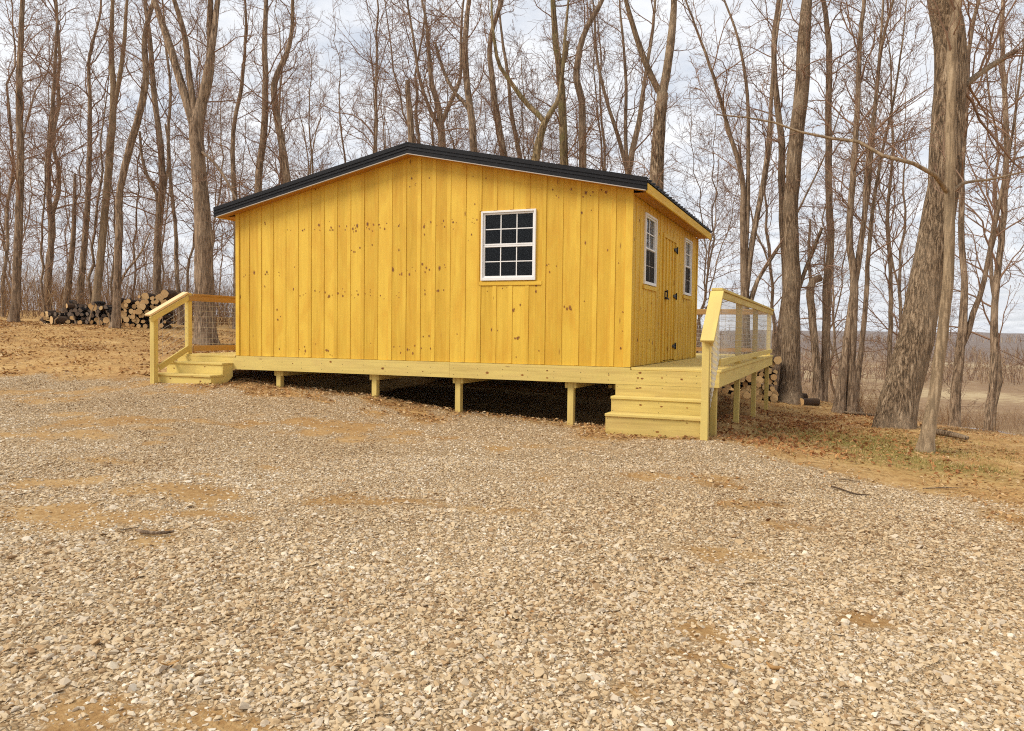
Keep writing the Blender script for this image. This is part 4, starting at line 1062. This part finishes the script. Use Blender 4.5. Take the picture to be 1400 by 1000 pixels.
# ---- trees deeper in the wood: a few originals, copied
PROTO = []
def proto(h, r, n1, l1, n2, n3, tmin, trop, fork):
    k = 20; z = np.linspace(0, h, k)
    P = np.stack([np.cumsum(rng.normal(0, .10, k)), np.cumsum(rng.normal(0, .10, k)), z-.15], 1); P[:,:2] -= P[0,:2]
    Rd = r*np.interp(z/h, [0, .05, .5, 1], [1.2, 1, .68, .14])
    V, F = trunk_mesh(P, Rd, 9, .2); parts = [(V, F)]; src = [(P, Rd)]
    if fork:
        i = int(k*rng.uniform(.3, .5)); q = P[i:].copy(); s = np.linspace(0, 1, k-i)[:,None]
        a = rng.uniform(0, 6.28); q[:,:2] += s*h*.16*np.array([math.cos(a), math.sin(a)])+rng.normal(0, .04, (k-i, 2)); rq = Rd[i:]*.7
        parts.append(trunk_mesh(q, rq, 7)); src.append((q, rq))
    tr = raw_mesh('trunk', *joinvf(parts), M['bark'], None, True); tw = []
    for P_, R_ in src:
        L1, R1, N1 = kids(P_[None], R_[None], np.array([1.]), n1, tmin, .99, 1, .45, R(28), R(68), 9, trop, .2, .008, absolute=l1)
        L2, R2, N2 = kids(L1, R1, N1, n2, .18, .98, .48, .62, R(22), R(60), 6, trop*.8, .24, .0062)
        L3, R3, N3 = kids(L2, R2, N2, n3, .15, .98, .50, .7, R(20), R(60), 4, trop*.5, .24, .0054)
        tw += [tubes(L1, R1, 4), tubes(L2, R2, 3), tubes(L3, R3, 3)]
    cr = raw_mesh('crown', *joinvf(tw), M['twig'], None, True)
    PROTO.append((tr.data, cr.data)); bpy.data.objects.remove(tr); bpy.data.objects.remove(cr)
for a in [(15,.09,26,3.6,7,5,.2,.10,True),(16,.10,26,4.0,7,5,.25,.04,False),(13,.065,28,3.2,7,5,.15,.10,False),(14,.075,28,3.6,7,6,.2,.0,True),(17,.10,26,3.8,7,5,.25,.06,True),(11,.05,26,3.0,7,5,.12,.06,False),(12,.055,26,3.2,8,5,.15,-.03,True)]:
    proto(*a)
def bg_tree(u, d, label, group, sc=1.0, thin=False):
    x, y = xy_at(u, d); z = gz(x, y)
    k = rng.choice([2,3,5,6]) if thin else rng.integers(0, len(PROTO)); s = sc*rng.uniform(.82, 1.15)
    t = thing('tree', label, 'tree', (x, y, z), group); t.rotation_euler = (rng.normal(0,.03), rng.normal(0,.03), rng.uniform(0, 6.28)); t.scale = (s, s, s*rng.uniform(.95, 1.1))
    for nm, me in zip(('trunk', 'crown'), PROTO[k]):
        o = bpy.data.objects.new(nm, me); COL.objects.link(o); o.parent = t
def jitter_row(u0, u1, n): return [u0+(u1-u0)*(i+rng.uniform(.1, .9))/n for i in range(n)]
for d0, d1, n in ((31,37,4),(38,46,6),(47,62,8)):
    for u in jitter_row(-90, 345, n): bg_tree(u, rng.uniform(d0, d1), 'slender bare tree deep in the wood beyond the firewood stacks', 'bare trees deep in the left wood')
for d0, d1, n in ((27,34,5),(35,44,7),(46,60,8)):
    for u in jitter_row(340, 890, n): bg_tree(u, rng.uniform(d0, d1), 'slender bare tree deep in the wood behind the cabin roof', 'bare trees deep behind the cabin roof')
for u in jitter_row(-60, 340, 8): bg_tree(u, rng.uniform(27, 40), 'thin young tree standing in the brush beyond the firewood stacks', 'thin young trees in the left brush', .72, True)
for u in jitter_row(345, 900, 13): bg_tree(u, rng.uniform(24, 40), 'thin young tree filling a gap behind the cabin roof', 'thin young trees behind the cabin roof', .85, True)
for d0, d1, n in ((24,32,4),(33,45,6)):
    for u in jitter_row(930, 1440, n): bg_tree(u, rng.uniform(d0, d1), 'slender bare tree down the slope at the right of the cabin', 'bare trees down the right slope', .95)

# ================================================================== scrub (nobody could count its stems)
M['scrub'] = tint_mat('scrub_stems', [(0, (.14,.07,.035)), (.4, (.26,.145,.07)), (.75, (.38,.24,.125)), (1, (.48,.35,.20))], .95)
def scrub(name, label, x, y, h, r, nkid, lean=.25, kidlen=.5, zoff=-.05, sides=3):
    n = len(x); z = ground_z(x, y)+zoff
    d = unit(np.stack([rng.normal(0, lean, n), rng.normal(0, lean, n), np.ones(n)], 1))
    k = 5; C = np.empty((n, k, 3)); C[:,0] = np.stack([x, y, z], 1)
    for j in range(1, k):
        d = unit(d+rng.normal(0, .13, d.shape)+np.array([0,0,-.02])); C[:,j] = C[:,j-1]+d*(h/(k-1))[:,None]
    Rd = r[:,None]*np.linspace(1, .35, k)[None]
    parts = [tubes(C, Rd, sides)]; tint = [np.repeat(rng.random(n), k*sides)]
    if nkid:
        C2, R2, L2 = kids(C, Rd, h, nkid, .25, .98, kidlen, .6, R(20), R(60), 4, .04, .2, float(r.min())*.45)
        parts.append(tubes(C2, R2, 3)); tint.append(np.repeat(rng.random(len(C2)), 12))
        C3, R3, L3 = kids(C2, R2, L2, 3, .2, .98, .5, .7, R(20), R(60), 3, .02, .2, float(r.min())*.38)
        parts.append(tubes(C3, R3, 3)); tint.append(np.repeat(rng.random(len(C3)), 9))
    V, F = joinvf(parts)
    o = raw_mesh(name, V, F, M['scrub'], None, True, {'tint': ('FLOAT', np.concatenate(tint))})
    return tag(o, label, 'scrub', kind='stuff')
def wedge(n, u0, u1, d0, d1):
    d = np.sqrt(rng.uniform(d0*d0, d1*d1, n)); u = rng.uniform(u0, u1, n); s = d*(u-700)/FPX
    return CAM[0]+d*_fw0[0]+s*_rt0[0], CAM[1]+d*_fw0[1]+s*_rt0[1], d
x, y, d = wedge(2100, -200, 345, 27, 46); scrub('undergrowth', 'tangled brown saplings and briars filling the wood behind the firewood', x, y, rng.uniform(.7, 2.6, len(x)), rng.uniform(.006, .014, len(x)), 5)
x, y, d = wedge(230, -220, 950, 62, 105); scrub('far_wood', 'far mass of grey brown trunks and twigs closing the wood', x, y, rng.uniform(5, 13, len(x)), rng.uniform(.018, .045, len(x)), 9, .07, .32)
x, y, d = wedge(5200, 1085, 1500, 17.5, 44); k = (ground_z(x, y) < -1.45); x, y, d = x[k], y[k], d[k]
scrub('weeds', 'dry brown weeds and brush covering the falling slope on the right', x, y, rng.uniform(.4, 1.3, len(x))*np.clip(d/26, .5, 1.3), rng.uniform(.004, .009, len(x)), 4, .3)
x, y, d = wedge(5200, 930, 1500, 42, 150); scrub('valley_brush', 'brown winter brush in the valley below the slope', x, y, rng.uniform(.9, 3.2, len(x)), rng.uniform(.015, .035, len(x)), 4, .3)
xs, ys = [], []
for n, d0, d1 in ((500,240,290),(700,420,520),(800,760,900)):
    x, y, d = wedge(n, 900, 1520, d0, d1); k = fbm(x/60, y/60, 3, 3) > .36; xs.append(x[k]); ys.append(y[k])
x, y = np.concatenate(xs), np.concatenate(ys); dd = np.hypot(x-CAM[0], y-CAM[1])
scrub('far_treeline', 'distant brown lines of winter trees across the valley', x, y, rng.uniform(5, 9, len(x)), .00045*dd, 5, .12, .4)

# ================================================================== firewood
def log_mesh(kind, ln, r, split):
    n = 14 if not split else 7
    a = np.linspace(0, 2*np.pi, n, endpoint=False)
    rad = r*(1+rng.normal(0, .07, n)) if not split else r*rng.uniform(.65, 1.25, n)
    ring = np.stack([np.cos(a)*rad, np.zeros(n), np.sin(a)*rad], 1)
    me = bpy.data.meshes.new('log')
    V = []; bend = rng.normal(0, .012, (3, 2))
    for j, yy in enumerate((0, ln*.5, ln)):
        q = ring*rng.uniform(.95, 1.05); q = q+np.array([bend[j,0], yy+0*rng.normal(), bend[j,1]]); V += [tuple(p) for p in q]
    F = []
    for j in range(2): F += [(j*n+i, j*n+(i+1)%n, (j+1)*n+(i+1)%n, (j+1)*n+i) for i in range(n)]
    F += [tuple(range(n))[::-1] if False else tuple(range(n)), tuple(range(3*n-1, 2*n-1, -1))]
    me.from_pydata(V, [], F)
    for m in kind: me.materials.append(m)
    me.polygons.foreach_set('material_index', [0]*(2*n)+[1, 1])
    me.polygons.foreach_set('use_smooth', [not split]*(2*n)+[False]*2)
    gcv = [(p[0]/r*.5, p[2]/r*.5, p[1]) for p in V]
    at_ = me.attributes.new('gc', 'FLOAT_VECTOR', 'POINT'); at_.data.foreach_set('vector', np.array(gcv, np.float32).ravel())
    me.update(); return me
FRESH = (M['log_bark'], M['cut']); OLD = (M['black_bark'], M['old_cut'])
LM = {'round': [log_mesh(FRESH, .62, rr_, False) for rr_ in (.05,.065,.075,.085,.095,.105,.125)], 'split': [log_mesh(FRESH, .6, rr_, True) for rr_ in (.06,.07,.085)],
      'old': [log_mesh(OLD, .6, rr_, True) for rr_ in (.05,.06,.07,.08)]}
def place_log(me, pos, heading, label, group, tilt=0, roll=None, wob=.08):
    o = bpy.data.objects.new('firewood_log', me); COL.objects.link(o); o.location = pos
    o.rotation_euler = (tilt+rng.normal(0, wob*.5), rng.uniform(0, 6.28) if roll is None else roll, heading+rng.normal(0, wob))
    return tag(o, label, 'log', group)
def stack(u0, u1, d, prof, kinds, label, group, r, head=None, fill=1.0, wob=.08, zbase=None):
    """rows of logs, their ends towards the drive; prof(t) = height of the pile along its length"""
    a = np.array([*xy_at(u0, d), 0]); b = np.array([*xy_at(u1, d), 0]); ln = np.linalg.norm(b-a); ax = (b-a)/ln
    hd = math.atan2(ax[1], ax[0]) if head is None else head
    cnt = 0; z = r*.8; row = 0
    while True:
        xs_ = np.arange((row % 2)*r*.95, ln, r*1.9); any_ = False
        for s in xs_:
            if z > prof(s/ln) or rng.random() > fill: continue
            any_ = True
            p = a+ax*(s+rng.normal(0, r*.18)); g = gz(p[0], p[1]) if zbase is None else zbase
            ms = LM[kinds[rng.integers(0, len(kinds))]]
            place_log(ms[rng.integers(0, len(ms))], (p[0]+rng.normal(0,.02), p[1]+rng.normal(0, .05), g+z+rng.normal(0, r*.15)), hd, label, group, wob=wob); cnt += 1
        z += r*1.62; row += 1
        if not any_ or row > 12: break
    return cnt
n1 = stack(57, 156, 24.6, lambda t: .36+.30*smooth(.1, .5, t)+.08*math.sin(t*19), ['old','old','split','old','old','round'], 'weathered dark split log in the low ragged stack at the edge of the wood', 'weathered logs in the dark stack', .078, wob=.4)
n2 = stack(160, 224, 24.6, lambda t: .80+.22*smooth(0, .5, t)+.1*math.sin(t*14), ['round','round','round','split'], 'freshly cut round log in the pale ended stack left of the low steps', 'fresh logs in the pale ended stack', .092, wob=.1)
n3 = stack(985, 1066, 19.6, lambda t: .78+.42*smooth(.3, .9, t), ['round','round','round','split'], 'cut log in the firewood stack under the back right corner of the deck', 'logs stacked under the deck corner', .088, wob=.12, zbase=None)
for (u, v, d, me, hd, lab) in [(1092,552,20.0,LM['round'][5],.9,'pale cut round lying nearest the stout trunk at the deck corner'),(1102,549,20.3,LM['round'][6],1.5,'pale cut round leaning between two others right of the deck corner tree'),
                          (1116,556,20.0,LM['round'][5],2.2,'pale cut round lying farthest right of the deck corner tree')]:
    p = at(u, v, d); place_log(me, (p[0], p[1], gz(p[0], p[1])+.09), hd+YAW*-1, lab, None)
p = at(70, 433, 24.3); o = place_log(LM['round'][6], (p[0], p[1], gz(p[0], p[1])+.15), -.3, 'thick dark ended log lying alone at the left end of the firewood', None)
# poles and slats fallen against the dark stack
def stick(name, label, cat, pts, r, mat, group=None):
    P = np.array(pts); Q, Rq = smooth_path(P, r, 12)
    c = Q.mean(0); V, F = trunk_mesh(Q, Rq, 7, 0, .1)
    n = 7; caps = np.array([[0,1,2,3],[0,3,4,6],[3,4,5,6]]);
    o = raw_mesh(name, V-c, np.concatenate([F, caps[:, ::-1], caps+len(V)-n]), mat, None, True); o.location = c
    return tag(o, label, cat, group)
for i, (u0, v0, u1, v1, lab) in enumerate([(122,441,129,418,'grey pole propped steeply against the dark stack'),(130,424,137,446,'grey pole leaning the other way beside the propped pole'),(100,432,104,444,'short pale stub leaning on the dark stack'),
                               (75,443,80,434,'thin pale slat at the left end of the dark stack'),(148,428,152,444,'pale stick leaning beside the sinuous trunk')]):
    a = at(u0, v0, 24.2); b = at(u1, v1, 24.2)
    stick('pole', lab, 'pole', [a, (a+b)/2+rng.normal(0,.02,3), b], [.022,.02,.016], M['pale'])

# ================================================================== litter, straw, grass
M['leaf'] = tint_mat('dead_leaves', [(0, (.12,.05,.02)), (.3, (.26,.12,.04)), (.6, (.40,.21,.075)), (.85, (.52,.32,.14)), (1, (.60,.45,.26))], .9)
M['redleaf'] = tint_mat('red_brown_leaves', [(0, (.09,.03,.014)), (.4, (.22,.085,.032)), (.75, (.36,.16,.055)), (1, (.50,.27,.11))], .9)
M['blade'] = tint_mat('short_grass', [(0, (.13,.13,.03)), (.4, (.24,.215,.055)), (.7, (.40,.31,.11)), (1, (.52,.40,.18))], .9)
def leaves(name, label, x, y, size, cat='leaves', mat='leaf', tilt=.5, lift=.012):
    n = len(x); z = ground_z(x, y, True)+lift*rng.random(n)+.004
    Rr = rand_rot(n, tilt)
    T = np.array([[-1,-.1,.0],[0,-.55,.18],[1,0,0],[0,.55,.18]])
    S = size[:,None,None]*T[None]*np.stack([np.ones(n), rng.uniform(.6, 1.2, n), rng.uniform(.3, 1.6, n)], 1)[:,None,:]
    V = (np.einsum('nij,nvj->nvi', Rr, S)+np.stack([x, y, z], 1)[:,None]).reshape(-1, 3)
    F = (np.array([[0,1,2,3]])[None]+(np.arange(n)*4)[:,None,None]).reshape(-1, 4)
    tint = np.repeat(np.clip(rng.beta(2.4, 1.2, n)+(fbm(x, y, 9, 2)-.4)*.4, 0, 1), 4)
    o = raw_mesh(name, V, F, M[mat], None, False, {'tint': ('FLOAT', tint)}); return tag(o, label, cat, kind='stuff')
def off_gravel(x, y, d, p=.0):
    k = rng.random(len(x)) < np.clip(1-gravel_mask(x, y)*1.6, p, 1); return x[k], y[k], d[k]
x, y, d = off_gravel(*wedge(26000, 930, 1480, 6.5, 22)); k = ground_z(x, y) > -2.2; x, y, d = x[k], y[k], d[k]
nn = fbm(x*1.2, y*1.2, 61, 3); k = rng.random(len(x)) < smooth(.3, .55, nn)*.9+.1; x, y, d = x[k], y[k], d[k]
leaves('leaf_litter', 'rusty dead leaves and straw littering the ground right of the deck', x, y, rng.uniform(.012, .036, len(x)))
x, y, d = off_gravel(*wedge(30000, -150, 345, 14, 26)); nn = fbm(x*.8, y*.8, 62, 3); k = rng.random(len(x)) < smooth(.35, .6, nn)*.8+.12*1; x, y, d = x[k], y[k], d[k]
leaves('leaf_litter', 'pale brown leaves and chips scattered over the bank before the firewood', x, y, rng.uniform(.014, .055, len(x)))
n = 9000; x = rng.uniform(-7.2, 1.0, n); y = rng.uniform(-.9, 1.6, n); x, y, d = off_gravel(x, y, x); leaves('straw_litter', 'reddish straw and leaves along the posts under the front of the deck', x, y, rng.uniform(.012, .04, len(x)), lift=.03)
def straw(label, x, y, ln):
    n = len(x); z = ground_z(x, y, True)+.006+.02*rng.random(n); a = rng.uniform(0, 6.28, n); h = rng.normal(0, .12, n)
    c = np.stack([x, y, z], 1); d = np.stack([np.cos(a), np.sin(a), h], 1)*ln[:,None]; w = np.stack([-np.sin(a), np.cos(a), 0*a], 1)*rng.uniform(.0018, .0045, n)[:,None]
    mid = c+np.stack([rng.normal(0, .08, n)*ln, rng.normal(0, .08, n)*ln, .12*ln], 1)
    V = np.stack([c-d-w*.5, c-d+w*.5, mid+w, mid-w, c+d+w*.5, c+d-w*.5], 1).reshape(-1, 3)
    F = (np.array([[0,1,2,3],[3,2,4,5]])[None]+(np.arange(n)*6)[:,None,None]).reshape(-1, 4)
    o = raw_mesh('straw', V, F, M['leaf'], None, False, {'tint': ('FLOAT', np.repeat(np.clip(rng.beta(2.2, 1.1, n), 0, 1), 6))}); return tag(o, label, 'straw', kind='stuff')
x, y, d = off_gravel(*wedge(34000, 930, 1480, 6, 20)); k = (ground_z(x, y) > -2.0) & (rng.random(len(x)) < smooth(.25, .6, fbm(x*1.5, y*1.5, 66, 3))); straw('dry straw and thin twigs on the ground right of the deck', x[k], y[k], rng.uniform(.02, .09, k.sum()))
x, y, d = off_gravel(*wedge(26000, -150, 345, 13.5, 26)); k = rng.random(len(x)) < smooth(.25, .6, fbm(x*1.2, y*1.2, 67, 3)); straw('dry straw and wood chips on the bank before the firewood', x[k], y[k], rng.uniform(.03, .14, k.sum()))
n = 7000; x = rng.uniform(-7.2, 1.0, n); y = rng.uniform(-1.0, 1.2, n); x, y, d = off_gravel(x, y, x); straw('loose straw along the front posts of the deck', x, y, rng.uniform(.03, .10, len(x)))
n = 6500; x = rng.uniform(.2, 4.2, n); y = rng.uniform(-.7, 8.5, n); x, y, d = off_gravel(x, y, x); k = rng.random(len(x)) < smooth(.2, .5, fbm(x*1.3, y*1.3, 77, 3))*np.exp(-np.maximum(x-2.2, 0)*.8)
leaves('leaf_drift', 'drifts of reddish brown leaves blown against the side posts of the deck', x[k], y[k], rng.uniform(.016, .048, k.sum()), lift=.035, tilt=.7, mat='redleaf')
# sparse leaves and chips on the stone
x, y, d = frustum_pts(900, 3.2, 14); leaves('leaf_scraps', 'scattered scraps of dead leaf among the drive stones', x, y, rng.uniform(.008, .02, len(x)), lift=.02)
def blades(name, label, x, y, h):
    n = len(x); z = ground_z(x, y, True)-.004
    a = rng.uniform(0, 6.28, n); w = rng.uniform(.0015, .003, n); ln = rng.normal(0, .5, (n, 2))
    b = np.stack([np.cos(a)*w, np.sin(a)*w, 0*a], 1); c = np.stack([x, y, z], 1)
    tip = c+np.stack([ln[:,0]*h, ln[:,1]*h, h], 1); mid = c+np.stack([ln[:,0]*h*.3, ln[:,1]*h*.3, h*.6], 1)
    V = np.stack([c-b, c+b, mid+b*.8, tip, mid-b*.8], 1).reshape(-1, 3)
    F4 = (np.array([[0,1,2,4]])[None]+(np.arange(n)*5)[:,None,None]).reshape(-1, 4)
    F3 = (np.array([[4,2,3,3]])[None]+(np.arange(n)*5)[:,None,None]).reshape(-1, 4)[:, :3]
    me = bpy.data.meshes.new(name)
    me.from_pydata(V.tolist(), [], F4.tolist()+F3.tolist()); me.materials.append(M['blade'])
    at_ = me.attributes.new('tint', 'FLOAT', 'POINT'); at_.data.foreach_set('value', np.repeat(rng.beta(1.6, 2, n), 5).astype(np.float32))
    o = bpy.data.objects.new(name, me); COL.objects.link(o); return tag(o, label, 'grass', kind='stuff')
x, y, d = wedge(60000, 1030, 1400, 9, 17); k = rng.random(len(x)) < grass_mask(x, y)*.9; x, y = x[k], y[k]
blades('grass', 'thin patch of short new grass in front of the huge oak', x, y, rng.uniform(.02, .07, len(x)))

# ---- single sticks, chips and leaves one can point to
def ground_stick(name, label, cat, uv, r, mat):
    pts = []
    for u, v in uv:
        p, d = hit(u, v); pts.append(np.array([p[0], p[1], gz(p[0], p[1])+r[0]*1.3+.012]))
    return stick(name, label, cat, pts, r, mat)
ground_stick('stick', 'curved brown stick lying on the stones at the left of the drive', 'stick', [(186,732),(200,735),(222,736),(238,733)], [.009,.014,.013,.008], M['bark'])
ground_stick('stick', 'thin grey twig beside the curved brown stick', 'stick', [(160,731),(176,728),(190,725)], [.005,.006,.003], M['pale'])
ground_stick('stick', 'pale straight twig on the dirt right of the drive', 'stick', [(1146,659),(1160,660),(1176,662)], [.009,.009,.005], M['pale'])
ground_stick('stick', 'dark bent twig on the dirt near the pale straight twig', 'stick', [(1136,668),(1152,674),(1172,680),(1190,681)], [.007,.008,.007,.004], M['log_bark'])
ground_stick('stick', 'long grey twig on bare dirt at the right edge of the drive', 'stick', [(1262,672),(1290,670),(1318,671)], [.007,.007,.004], M['bark'])
ground_stick('bark_strip', 'curled orange strip of bark among the stones at the bottom right', 'bark', [(1048,912),(1056,918),(1068,924),(1073,924)], [.006,.010,.009,.005], M['cedar'])
ground_stick('fallen_branch', 'fallen grey branch lying at the edge of the slope left of the huge oak', 'branch', [(1150,566),(1168,568),(1186,570),(1206,578)], [.03,.045,.04,.02], M['oak'])
ground_stick('fallen_branch', 'fallen log resting beyond the slim pale tree at the far right', 'branch', [(1275,596),(1296,600),(1322,606)], [.05,.05,.035], M['oak'])
def dry_leaf(label, u, v, s):
    p, d = hit(u, v); mb = MB()
    n = 9; pts = []; 
    for i in range(n):
        t = i/(n-1)*2-1; w = (1-t*t)**.7*.42*s*(1+.25*math.sin(i*2.2)); pts.append((t*s, w, .25*s*t*t+.05*s*math.sin(i)))
    V = [(x_, w_, z_+.12*s) for x_, w_, z_ in pts]+[(x_, 0, z_) for x_, w_, z_ in pts]+[(x_, -w_, z_+.16*s) for x_, w_, z_ in pts]
    F = [(i, i+1, n+i+1, n+i) for i in range(n-1)]+[(n+i, n+i+1, 2*n+i+1, 2*n+i) for i in range(n-1)]
    mb.poly(V, F, 0, (1,0,0)); o = mb.build('dry_leaf', M['cedar']); o.location = (p[0], p[1], gz(p[0], p[1])+.03); o.rotation_euler = (rng.normal(0,.3), rng.normal(0,.3), rng.uniform(0, 6.28))
    return tag(o, label, 'leaf')
dry_leaf('curled brown leaf on the stones near the bottom left of the drive', 232, 922, .045)
dry_leaf('rust coloured leaf beside the curled orange bark strip', 990, 925, .045)
dry_leaf('small red leaf on the stones before the leftmost front post', 395, 545, .07)

# pale water far below at the right
px_, py_ = xy_at(1345, 118)
mb = MB(); a = np.linspace(0, 2*np.pi, 28, endpoint=False)
zp = float(ground_z(px_, py_)[0])+1.1
V = [(px_+_rt0[0]*math.cos(t)*5*(1+.15*math.sin(3*t))+_fw0[0]*math.sin(t)*9, py_+_rt0[1]*math.cos(t)*5*(1+.15*math.sin(3*t))+_fw0[1]*math.sin(t)*9, zp) for t in a]
mb.poly(V, [tuple(range(28))]); pond = mb.build('pond', simple('pond_water', (.30,.31,.31), .05, 0)); tag(pond, kind='structure')

# ================================================================== air
mb = MB(); mb.box(-2300, 2300, -2300, 2300, -40, 130); haze = mb.build('haze', [])
hm = bpy.data.materials.new('haze'); hm.use_nodes = True; hm.node_tree.nodes.clear()
_o = hm.node_tree.nodes.new('ShaderNodeOutputMaterial'); _v = hm.node_tree.nodes.new('ShaderNodeVolumePrincipled')
_v.inputs['Color'].default_value = (.86,.90,.96,1); _v.inputs['Density'].default_value = .00016
hm.node_tree.links.new(_v.outputs[0], _o.inputs['Volume']); haze.data.materials.append(hm)
tag(haze, kind='stuff')

# ================================================================== light, sky, camera
sun_dir = Vector((-.70, -.66, .95)).normalized()
sl = bpy.data.lights.new('sun', 'SUN'); sl.energy = 2.6; sl.angle = R(24); sl.color = (1, .93, .82)
so = bpy.data.objects.new('sun', sl); COL.objects.link(so); so.rotation_euler = sun_dir.to_track_quat('Z', 'Y').to_euler()
w = bpy.data.worlds.new('World'); scene.world = w; w.use_nodes = True
nt = w.node_tree; nt.nodes.clear()
out = nt.nodes.new('ShaderNodeOutputWorld')
sky = nt.nodes.new('ShaderNodeTexSky'); sky.sky_type = 'NISHITA'; sky.sun_disc = False
sky.sun_elevation = math.asin(sun_dir.z); sky.sun_rotation = math.atan2(sun_dir.x, sun_dir.y); sky.air_density = 1; sky.dust_density = 2.5; sky.altitude = 200
tc = nt.nodes.new('ShaderNodeTexCoord').outputs['Generated']
sp = nt.nodes.new('ShaderNodeSeparateXYZ'); nt.links.new(tc, sp.inputs[0])
# clouds live on a flat layer overhead: divide by height
hz = mth(nt, 'MAXIMUM', mth(nt, 'ADD', sp.outputs[2], .12), .05)
cb = nt.nodes.new('ShaderNodeCombineXYZ')
nt.links.new(mth(nt, 'DIVIDE', sp.outputs[0], hz), cb.inputs[0]); nt.links.new(mth(nt, 'DIVIDE', sp.outputs[1], hz), cb.inputs[1])
c1 = noise(nt, cb.outputs[0], 1.1, 7, .58, .4); c2 = noise(nt, cb.outputs[0], 3.1, 6, .6, .3)
cov = ramp(nt, mth(nt, 'MULTIPLY_ADD', c2, .35, mth(nt, 'MULTIPLY', c1, .75)), [(.32, (.55,.55,.55)), (.55, (1,1,1))])
cloud = ramp(nt, c2, [(.3, (.63,.67,.735)), (.50, (.77,.79,.83)), (.70, (.92,.93,.945))])
blue = mixc(nt, 1, N(nt, 'ShaderNodeMix', {}, data_type='RGBA').outputs[2], (0,0,0))
skb = nt.nodes.new('ShaderNodeVectorMath'); skb.operation = 'SCALE'; nt.links.new(sky.outputs[0], skb.inputs[0]); skb.inputs['Scale'].default_value = .14
tot = mixc(nt, cov, skb.outputs[0], cloud)
bg = nt.nodes.new('ShaderNodeBackground'); nt.links.new(tot, bg.inputs[0]); bg.inputs[1].default_value = 1.0
nt.links.new(bg.outputs[0], out.inputs[0])

cam = bpy.data.cameras.new('camera'); cam.sensor_width = 36; cam.sensor_fit = 'HORIZONTAL'; cam.lens = FPX/1400*36; cam.clip_end = 9000; cam.clip_start = .05
co = bpy.data.objects.new('camera', cam); COL.objects.link(co)
co.matrix_world = Matrix(((RT[0], UP[0], -FW[0], CAM[0]), (RT[1], UP[1], -FW[1], CAM[1]), (RT[2], UP[2], -FW[2], CAM[2]), (0,0,0,1)))
scene.camera = co
scene.view_settings.view_transform = 'Standard'; scene.view_settings.look = 'None'; scene.view_settings.gamma = 1
scene.view_settings.exposure = .27
scene.cycles.max_bounces = 6; scene.cycles.transparent_max_bounces = 12; scene.cycles.use_denoising = False; scene.cycles.sample_clamp_indirect = 3; scene.cycles.filter_width = 1.1
print('logs', n1, n2, n3, 'trees', TREES)
